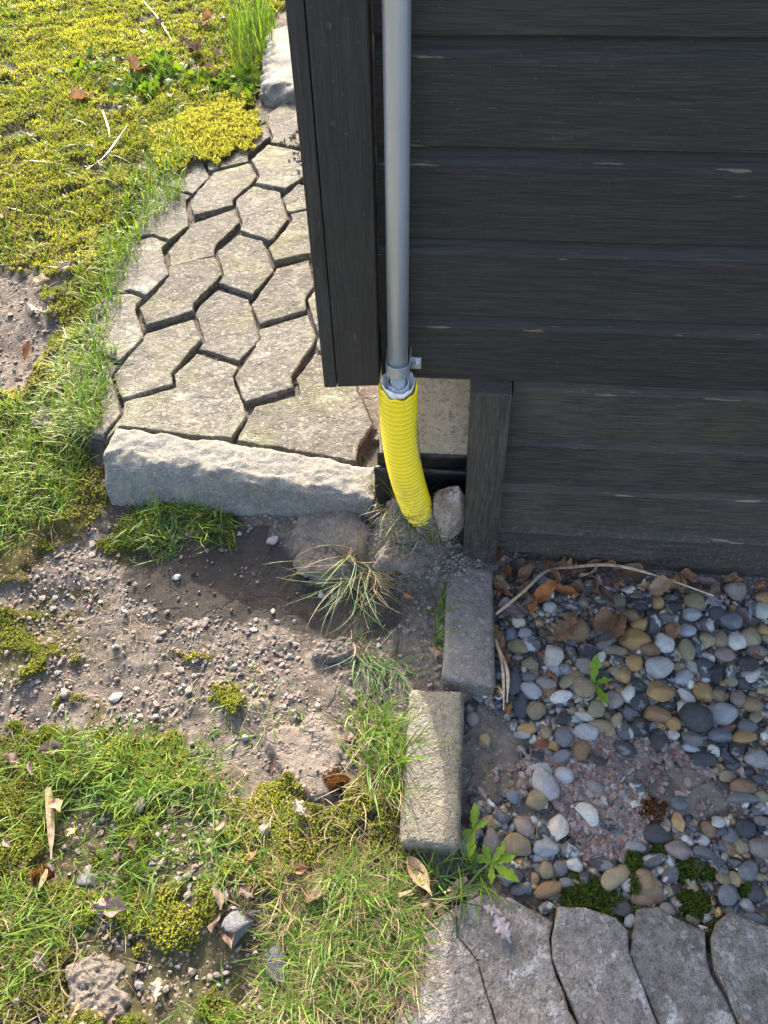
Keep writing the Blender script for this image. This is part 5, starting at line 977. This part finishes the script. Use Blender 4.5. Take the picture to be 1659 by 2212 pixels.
# ================================================================== grass
def blades(name, X, Y, Z, Ln, Wd, az, tilt, curl, col, seg=5, floor=True):
    n = len(X); V = np.zeros((n, seg+1, 2, 3)); p = np.c_[X, Y, Z].astype(float)
    bend = np.random.default_rng(n+17).normal(0, .75, n)
    for s in range(seg+1):
        t = s/seg; aa = az+bend*t; d = np.c_[np.cos(aa), np.sin(aa)]; sd_ = np.c_[-np.sin(aa), np.cos(aa)]
        w = Wd*.5*(1-t**1.6)*(.75+.5*min(1, t*3))+1e-4
        q = p.copy()
        if floor: q[:, 2] = np.maximum(q[:, 2], gtop(q[:, 0], q[:, 1])+.0015)
        V[:, s, 0] = np.c_[q[:, :2]-sd_*w[:, None], q[:, 2]]; V[:, s, 1] = np.c_[q[:, :2]+sd_*w[:, None], q[:, 2]+w*.3]
        th = np.clip(tilt+curl*t, -.3, 2.6); st = Ln/seg
        p[:, :2] += d*(np.sin(th)*st)[:, None]; p[:, 2] += np.cos(th)*st
    V = V.reshape(-1, 3); m = (seg+1)*2
    f = np.array([[s*2, s*2+1, s*2+3, s*2+2] for s in range(seg)])
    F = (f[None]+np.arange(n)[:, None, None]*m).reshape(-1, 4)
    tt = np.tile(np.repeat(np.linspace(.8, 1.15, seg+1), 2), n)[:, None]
    return mesh_np(name, V, F, True, 'grass', colors=np.repeat(col, m, 0)*tt)
GREEN = [(.190, .280, .030), (.085, .190, .018), (.115, .235, .022), (.065, .150, .020), (.150, .255, .030), (.100, .170, .030)]
DEEP = [(.040, .105, .030), (.055, .130, .028), (.035, .085, .032), (.07, .15, .03)]
DRY = [(.34, .27, .15), (.28, .21, .115), (.40, .33, .20), (.24, .17, .09)]
def lawn(zone, n, l0, l1, cols, seed, wid=(.0016, .0032), tilt=(.15, .9), curl=(.3, 1.6), az=None, spread=3.14, dens=None, box=None):
    P = L['gz'][zone]; x, y = pick(n, P, box=box, dens=dens, seed=seed); r = np.random.default_rng(seed+1); k = len(x)
    a = r.uniform(0, 6.28, k) if az is None else az+r.normal(0, spread, k)
    return [x, y, gtop(x, y)-.002, r.uniform(l0, l1, k)*r.uniform(.7, 1, k), r.uniform(*wid, k), a, r.uniform(*tilt, k), r.uniform(*curl, k), palette(k, cols, seed+2, .22)]
clump = lambda f, lo, hi, s: (lambda x, y: sstep(lo, hi, fbm(x*f, y*f, oct=3, seed=s)))
parts = [
 lawn('lawnfar', 16000, .022, .055, GREEN, 401, (.0022, .0042), dens=clump(5, .38, .60, 91)),
 lawn('lawnfar', 3500, .05, .11, GREEN, 402, (.0025, .0045), dens=clump(3, .46, .62, 92)),
 lawn('lawnfar', 900, .03, .07, DRY, 403, (.0012, .0025), (.7, 1.4), (.1, .6)),
 lawn('pathedge', 4000, .03, .085, GREEN, 404, (.0018, .0036), (.05, .7)),
 lawn('upper', 500, .12, .28, DEEP+GREEN[:2], 405, (.002, .004), (.0, .45), (.1, .9)),
 lawn('leftdry', 1500, .03, .08, DRY[:2]+GREEN+GREEN[:3], 406, (.0013, .003), (.4, 1.3)),
 lawn('leftlow', 2200, .03, .075, GREEN+[(.17, .27, .035)], 407, (.0015, .003)),
 lawn('leftlow', 500, .03, .06, DRY, 408, (.001, .002), (.9, 1.5), (.0, .5)),
 lawn('front', 4400, .028, .078, GREEN, 409, (.0010, .0019), (.3, 1.15), (.3, 1.5), dens=clump(7, .45, .63, 93)),
 lawn('front', 2600, .03, .075, DRY, 410, (.0007, .0015), (.9, 1.5), (-.2, .6), dens=clump(5, .42, .6, 94)),
 lawn('frontedge', 800, .03, .07, GREEN, 411, (.0012, .0025), (.3, 1.1)),
 lawn('mid', 1600, .03, .075, GREEN, 412, (.0010, .0022), (.5, 1.3), dens=clump(6, .36, .55, 95)),
 lawn('mid', 2400, .03, .08, DRY, 413, (.0006, .0013), (.9, 1.5), (-.2, .6)),
 lawn('pebbles', 70, .05, .13, DRY, 416, (.0006, .0012), (1.35, 1.6), (-.2, .2)),
 lawn('soil', 420, .012, .05, GREEN, 414, (.0013, .0028), (.5, 1.4), (.2, 1.6), dens=clump(8, .5, .62, 96)),
 lawn('soil', 240, .02, .06, DRY, 415, (.0005, .001), (1.2, 1.55), (-.2, .2))]
A_ = [np.concatenate([p[k] for p in parts]) for k in range(9)]
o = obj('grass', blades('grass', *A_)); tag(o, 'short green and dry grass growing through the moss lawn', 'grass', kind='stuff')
def tuft(zone, label, specs):
    pp = [lawn(zone, *s[0], **s[1]) for s in specs]; A2 = [np.concatenate([p[k] for p in pp]) for k in range(9)]
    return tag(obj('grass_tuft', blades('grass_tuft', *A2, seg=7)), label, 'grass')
tuft('kerbtuft', 'green grass tuft sprouting from the soil before the granite kerb stone', [((420, .025, .08, DEEP+GREEN[:3], 501), dict(wid=(.0015, .0032), tilt=(.2, 1.3), curl=(0, 1.4))), ((420, .015, .04, DRY+GREEN, 502), dict(wid=(.0008, .0018), tilt=(.8, 1.5)))])
tuft('block', 'bright sunlit grass tuft leaning over the sandy concrete block', [((260, .05, .14, GREEN+[(.17, .28, .03)], 503), dict(wid=(.0013, .0028), tilt=(.2, 1.2), curl=(-.1, 1.5), az=.5, spread=1.3)), ((220, .04, .10, DRY, 504), dict(wid=(.0008, .0018), tilt=(.6, 1.4)))])
tuft('gap', 'grass blades spilling between the sandy block and the grey paving', [((170, .05, .13, GREEN+DEEP, 505), dict(wid=(.0015, .003), tilt=(.5, 1.3), curl=(.1, .8))), ((70, .05, .12, DRY, 506), dict(wid=(.0007, .0015), tilt=(1., 1.5), curl=(-.1, .4)))])
tuft('midtuft', 'dark green grass tuft at the rim of the hollow beside the grey block', [((230, .04, .11, DEEP, 507), dict(wid=(.0012, .0024), tilt=(.5, 1.3), curl=(.2, 1.), az=-1.3, spread=1.1)), ((60, .03, .07, DRY, 508), dict(wid=(.0008, .0016), tilt=(1., 1.5)))])
tuft('tube', 'thin grass and dry blades growing between the kerb stone and yellow conduit', [((150, .04, .13, GREEN+DEEP, 509), dict(wid=(.001, .0022), tilt=(.05, .8))), ((420, .03, .08, DRY, 510), dict(wid=(.0006, .0014), tilt=(.8, 1.5)))])
tuft('blockside', 'mossy grass strip along the inner side of the grey concrete block', [((90, .02, .07, GREEN, 511), dict(wid=(.0015, .003), tilt=(.2, 1.), az=.5, spread=.8)), ((120, .015, .03, DRY+GREEN, 512), dict(wid=(.0008, .0016), tilt=(.8, 1.5)))])
# the sprawling half-dead tuft in front of the conduit
tx, ty = mm['tuft']; r = np.random.default_rng(77)
def spray(n, az, sp, l0, l1, cols, seed, w, tl, cu):
    r = np.random.default_rng(seed); x = tx+r.normal(0, .020, n)+(.03 if cols is DRY else 0); y = ty+r.normal(0, .014, n)
    return [x, y, gz(x, y), r.uniform(l0, l1, n), r.uniform(*w, n), az+r.normal(0, sp, n), r.uniform(*tl, n), r.uniform(*cu, n), palette(n, cols, seed, .2)]
pp = [spray(20, -2.5, .5, .08, .17, DEEP+GREEN[:1], 1, (.0010, .0019), (.9, 1.35), (.1, .6)), spray(26, -1.2, .5, .08, .19, DEEP, 2, (.0010, .0020), (.8, 1.35), (.1, .7)),
      spray(70, -.2, .8, .05, .14, DRY, 3, (.0006, .0012), (.9, 1.5), (-.2, .8)), spray(100, .8, 1.6, .03, .09, DRY, 4, (.0006, .0011), (.9, 1.5), (-.2, 1.2)), spray(8, -2.3, .9, .12, .2, DRY, 5, (.0007, .0012), (.9, 1.3), (.3, .8))]
for p_ in pp: p_[5] = p_[5]+np.random.default_rng(8).normal(0, .25, len(p_[5]))
tag(obj('grass_tuft', blades('grass_tuft', *[np.concatenate([p[k] for p in pp]) for k in range(9)], seg=9)), 'sprawling half-dead grass tuft with straw blades before the yellow conduit', 'grass')

r = np.random.default_rng(91); n = 150; x = np.r_[r.normal(-.052, .020, 90), r.normal(-.010, .016, 60)]; y = np.r_[r.normal(-.020, .012, 90), r.normal(-.036, .008, 60)]
tag(obj('grass_tuft', blades('grass_tuft', x, y, gz(x, y)-.002, r.uniform(.025, .085, n), r.uniform(.0007, .0018, n), r.uniform(0, 6.28, n), r.uniform(.4, 1.4, n), r.uniform(-.2, 1.4, n), palette(n, DRY+GREEN[:2]+DEEP[:2], 92, .2), seg=7)), 'wispy green and straw grass around the foot of the yellow conduit', 'grass')

# ================================================================== broad-leaved weeds
def leaf_mesh(name, mat, prof, nl=14, nw=6, fold=.25, droop=.5, wave=.06, seed=0, col=None, thick=None):
    """a leaf along +x, length 1: prof(t) gives half width; it folds on the midrib and droops"""
    r = np.random.default_rng(seed); V = []; vein = []
    for i in range(nl+1):
        t = i/nl; w = max(prof(t), .004)
        for j in range(-nw//2, nw//2+1):
            v = j/(nw/2)
            x = t*(1-.10*abs(v)*(t < .97)); y = v*w
            z = abs(v)**1.3*w*fold - droop*t*t*.5 + wave*math.sin(t*9+v*4+seed)*abs(v)
            V.append((x, y, z)); vein.append(max(0, 1-abs(v)*6)+(.6 if (i % 2 == 0 and j % 2 == 0) else 0)*.5)
    m = nw+1 if nw % 2 == 0 else nw+2; m = len(range(-nw//2, nw//2+1))
    F = [(i*m+j, (i+1)*m+j, (i+1)*m+j+1, i*m+j+1) for i in range(nl) for j in range(m-1)]
    V = np.array(V)
    c = np.tile(np.array(col if col is not None else (.1, .2, .02)), (len(V), 1))*np.random.default_rng(seed).uniform(.9, 1.1, (len(V), 1))
    return mesh_np(name, V, np.array(F), True, mat, {'vein': np.clip(vein, 0, 1)}, c)
def dand_prof(t):
    return (.04+.22*t**.9*(1-t**7))*(.62+.38*abs(math.sin(t*10.5+.4)))*(1 if t < .97 else .3)
def oval_prof(t): return .02+.26*math.sin(min(1, t)**.9*math.pi)**.8
DL = [leaf_mesh('leaf', 'weed', dand_prof, 30, 4, .25, dr, .03, 700+i, (.20, .32, .03)) for i, dr in enumerate((.3, .6, .1))]
WL = [leaf_mesh('leaf', 'weed', oval_prof, 10, 4, .30, dr, .03, 720+i, c) for i, (dr, c) in enumerate(((.3, (.075, .150, .020)), (.6, (.06, .125, .024)), (-.2, (.11, .20, .025))))]
def plant(name, label, cat, x, y, leaves, z=None, group=None, spread=.0):
    o = obj(name, None, loc=(x, y, float(gz(x, y)) if z is None else z)); tag(o, label, cat, group)
    for q, (me, az, el, ln) in enumerate(leaves): obj('leaf', me, o, loc=(spread*math.cos(q*2.4)*(q % 5)/4, spread*math.sin(q*2.4)*(q % 5)/4*1.4, 0), rot=(0, -el, az), scale=(ln, ln, ln))
    return o
plant('dandelion', 'young dandelion rosette growing at the near corner of the sandy block', 'dandelion', *mm['dand1'], [(DL[0], -1.7, .35, .045), (DL[1], 1.5, .7, .04), (DL[2], .4, .7, .03), (DL[0], -2.6, .5, .034)], .02)
plant('dandelion', 'bright green dandelion with toothed leaves over the grey paving edge', 'dandelion', *mm['dand2'], [(DL[0], 2.9, .3, .048), (DL[1], .9, .7, .036), (DL[2], -.55, .22, .050), (DL[0], .3, .4, .04), (DL[1], -1.6, .5, .032), (DL[2], 2.1, .6, .032)], .015)
plant('dandelion', 'single dandelion sprig sprouting amid the middle pebbles', 'dandelion', *mm['dand3'], [(DL[2], 1.5, .9, .055), (DL[0], -1.1, .3, .05), (DL[1], .2, .5, .035)], .018)
def rosette(x, y, n, ln, seed, label):
    r = random.Random(seed)
    plant('weed_plant', label, 'weed', x, y, [(WL[r.randrange(3)], r.uniform(0, 6.28), r.uniform(.35, 1.25), ln*r.uniform(.5, 1.0)) for _ in range(n)], spread=ln*2.0)
rosette(*mm['weed1'], 60, .055, 1, 'leafy green weed beside the pale granite stone at the corner board')
rosette(*mm['weed2'], 60, .052, 2, 'bushy broad-leaved weed in the moss among brown leaves')
rosette(*mm['weed3'], 56, .05, 3, 'low green weed between dead leaves, nearer the yellow moss clump')
rosette(*mm['weed4'], 7, .05, 4, 'tiny weed sprouting on the path end next to the moss clump')
rosette(*mm['weed5'], 60, .05, 5, 'green weed patch with a brown leaf resting in it')
for q, (a, b, lab) in enumerate(((-.78, 2.12, 'weed with upright leaves before the granite stone'), (-.86, 1.98, 'low weed at the lawn side of the granite stone'), (-1.35, 2.10, 'weed clump in the shaded leaf litter up the lawn'))): rosette(a, b, 46, .055, 30+q, lab)

# ================================================================== dead leaves, straw and wood bits
def lobed(t): return (.05+.30*math.sin(max(0, min(1, t))**.85*math.pi)**.75)*(.72+.28*math.cos(t*24))
def elm(t): return .02+.33*math.sin(max(0, min(1, t))**.8*math.pi)**.85*(1+.05*math.sin(t*60))
def slim(t): return .015+.20*math.sin(max(0, min(1, t))**.9*math.pi)
DEAD = [leaf_mesh('dead_leaf', 'leaf', lobed, 24, 8, .55, -.25, .10, 1), leaf_mesh('dead_leaf', 'leaf', elm, 18, 8, .40, .35, .08, 2), leaf_mesh('dead_leaf', 'leaf', slim, 16, 6, .8, -.45, .06, 3), leaf_mesh('dead_leaf', 'leaf', elm, 18, 8, 1.1, -.6, .12, 4), leaf_mesh('dead_leaf', 'leaf', lobed, 24, 8, -.4, .3, .14, 5)]
LCOL = {'o': ((.42, .17, .05), 'orange'), 'k': ((.13, .092, .075), 'dark brown'), 'b': ((.25, .14, .08), 'brown'), 'g': ((.20, .20, .19), 'grey'), 'r': ((.26, .115, .07), 'reddish'), 'w': ((.44, .38, .30), 'pale bleached'), 'p': ((.20, .155, .155), 'purplish brown'), 't': ((.38, .275, .175), 'tan'), 'v': ((.36, .325, .36), 'lilac-grey')}
seen2 = {}
for i, (x, y, ln, an, c) in enumerate(L['leaves']):
    r = random.Random(1300+i); rgb, nm = LCOL[c]
    kind = r.choice((0, 1, 2, 3, 4)) if c != 'v' else 4
    if c in 'o' and ln > .03: kind = 2
    on_path = bool(inpoly(np.array([x]), np.array([y]), L['m_path'])[0]); on_pv = bool(inpoly(np.array([x]), np.array([y]), L['m_pave2'])[0])
    peb = bool(inpoly(np.array([x]), np.array([y]), L['m_pebbles'])[0])
    zb = .130 if on_path else (.030 if on_pv else float(gz(x, y))+(.014 if peb else .010))
    sc = ln*(.72 if y > .3 else (1.35 if y > -.16 and x > .1 else 1.15)); flat = .4 if c == 'v' else 1
    # location is the stalk end: step back half a length
    o = obj('dead_leaf', DEAD[kind], loc=(x-math.cos(an)*sc/2, y-math.sin(an)*sc/2, zb+.003), rot=(r.gauss(0, .35)*flat, r.gauss(-.02, .16)*flat, an), scale=(sc, sc*r.uniform(.8, 1.1), sc*flat))
    v = r.uniform(.8, 1.2); o.color = (rgb[0]*v, rgb[1]*v, rgb[2]*v, 1)
    curl = ('lobed', 'flat', 'narrow curled', 'rolled up', 'crumpled')[kind]
    if y > -.12 and x > .1: w = 'among the litter under the shed wall'
    elif peb: w = 'lying on the pebbles'
    elif on_pv: w = 'lying on the grey paving'
    elif y > 1.6: w = 'up the lawn near the weeds'
    elif y > .2: w = 'on the moss lawn beside the path'
    elif y > -.3: w = 'on the bare soil'
    else: w = 'in the near lawn grass'
    size = 'large' if ln > .06 else ('small' if ln < .03 else 'middling')
    lab = f'{size} {curl} {nm} dead leaf {w}'
    nb_ = sorted((k for k in range(len(L['leaves'])) if k != i), key=lambda k: (L['leaves'][k][0]-x)**2+(L['leaves'][k][1]-y)**2)[:3]
    cand = [lab]+[f'{size} {curl} {nm} dead leaf beside a {LCOL[L["leaves"][k][4]][1]} one {w}' for k in nb_]
    if peb or (x > .1 and y > -.2):
        cand += [f'{size} {curl} {nm} dead leaf by a {pinfo[k][4]} {pinfo[k][5]} pebble under the wall' for k in sorted(range(len(L['pebbles'])), key=lambda k: (PB[k][0]-x)**2+(PB[k][1]-y)**2)[:4]]
    cand += [f'{size} {curl} {nm} dead leaf between a {LCOL[L["leaves"][nb_[0]][4]][1]} and a {LCOL[L["leaves"][k][4]][1]} one' for k in nb_[1:]]
    lab = next((q for q in cand if q not in seen2 and len(q.split()) <= 16), lab)
    seen2[lab] = 1
    tag(o, lab, 'dead leaf', 'fallen leaves')
def ribbon(name, pts, w, col, label, cat, z_over=.012, arch=0.0, parent=None, zfix=None):
    P = np.array(pts, float); z = (gz(P[:, 0], P[:, 1]) if zfix is None else np.full(len(P), zfix))+z_over
    C = np.c_[P, z]; C = spline(C, max(12, len(P)*9)); t = np.linspace(0, 1, len(C)); C[:, 2] += arch*np.sin(t*math.pi)
    T = np.gradient(C, axis=0); T /= np.linalg.norm(T, axis=1)[:, None]; S_ = np.cross(T, (0, 0, 1.)); S_ /= np.linalg.norm(S_, axis=1)[:, None]
    tw = .5*np.sin(t*5); N = np.cross(S_, T)
    S_ = S_*np.cos(tw)[:, None]+N*np.sin(tw)[:, None]; N = np.cross(S_, T)
    ww = (w*.5*(.35+.65*np.sin(np.clip(t*1.15+.05, 0, 1)*math.pi)**.5))[:, None]; th = w*.10
    ring = np.stack([C-S_*ww, C-N*th, C+S_*ww, C+N*th*.6], 1); n = len(C); V = ring.reshape(-1, 3)
    i = np.arange(n-1)[:, None]*4+np.arange(4)[None]; k = np.arange(n-1)[:, None]*4+(np.arange(4)[None]+1) % 4
    o = obj(name, mesh_np(name, V, np.stack([i, k, k+4, i+4], -1).reshape(-1, 4), False, 'straw'), parent); o.color = (*col, 1)
    return tag(o, label, cat)
STR = (.46, .37, .25)
for s_, w, lab in zip(L['straws'], (.007, .005, .0075, .007), ('long bleached straw stem slanting down the moss at the top', 'thin straw stem lying across the moss farthest from the path', 'broad straw stem beside the moss clump, pointing to the path', 'short straw stem standing in the moss next to the broad one')):
    ribbon('straw_stem', s_, w, STR, lab, 'straw', .02)
for s_, w, lab in zip(L['wallstraws'], (.0085, .006, .007, .0035), ('long arching dry reed resting along the foot of the shed wall', 'dry reed beside the grey concrete block, the outer of two', 'dry folded reed between the grey concrete block and pebbles', 'short broken reed at the near end of the grey block')):
    ribbon('dry_reed', [(a_, b_-(.022 if 'arching' in lab else 0)) for a_, b_ in s_], w, (.60, .46, .32), lab, 'reed', .036, .0)
chl = ('long upright splintered wood strip in the near lawn', 'brown rotten wood strip beside the rust moss tuft', 'pale wood chip on the flat grey stone', 'dark slanting twig piece in the lawn moss', 'long pale wood sliver on the edge of the grey paving', 'straw-coloured strip between the sandy block and paving', 'pale strip under the tan torn leaf', 'brown bark splinter at the paving corner', 'thin curled strip beside the sandy block', 'brown bark bit beside the lilac-grey leaf')
for (x0, y0, x1, y1, w), lab in zip(L['chips'], chl):
    mx_, my_ = (x0+x1)/2, (y0+y1)/2
    ribbon('wood_chip', [(x0, y0), (mx_+.002, my_+.001), (x1, y1)], w, (.36, .27, .17) if 'dark' not in lab and 'brown' not in lab else (.22, .135, .08), lab, 'wood chip', .012)
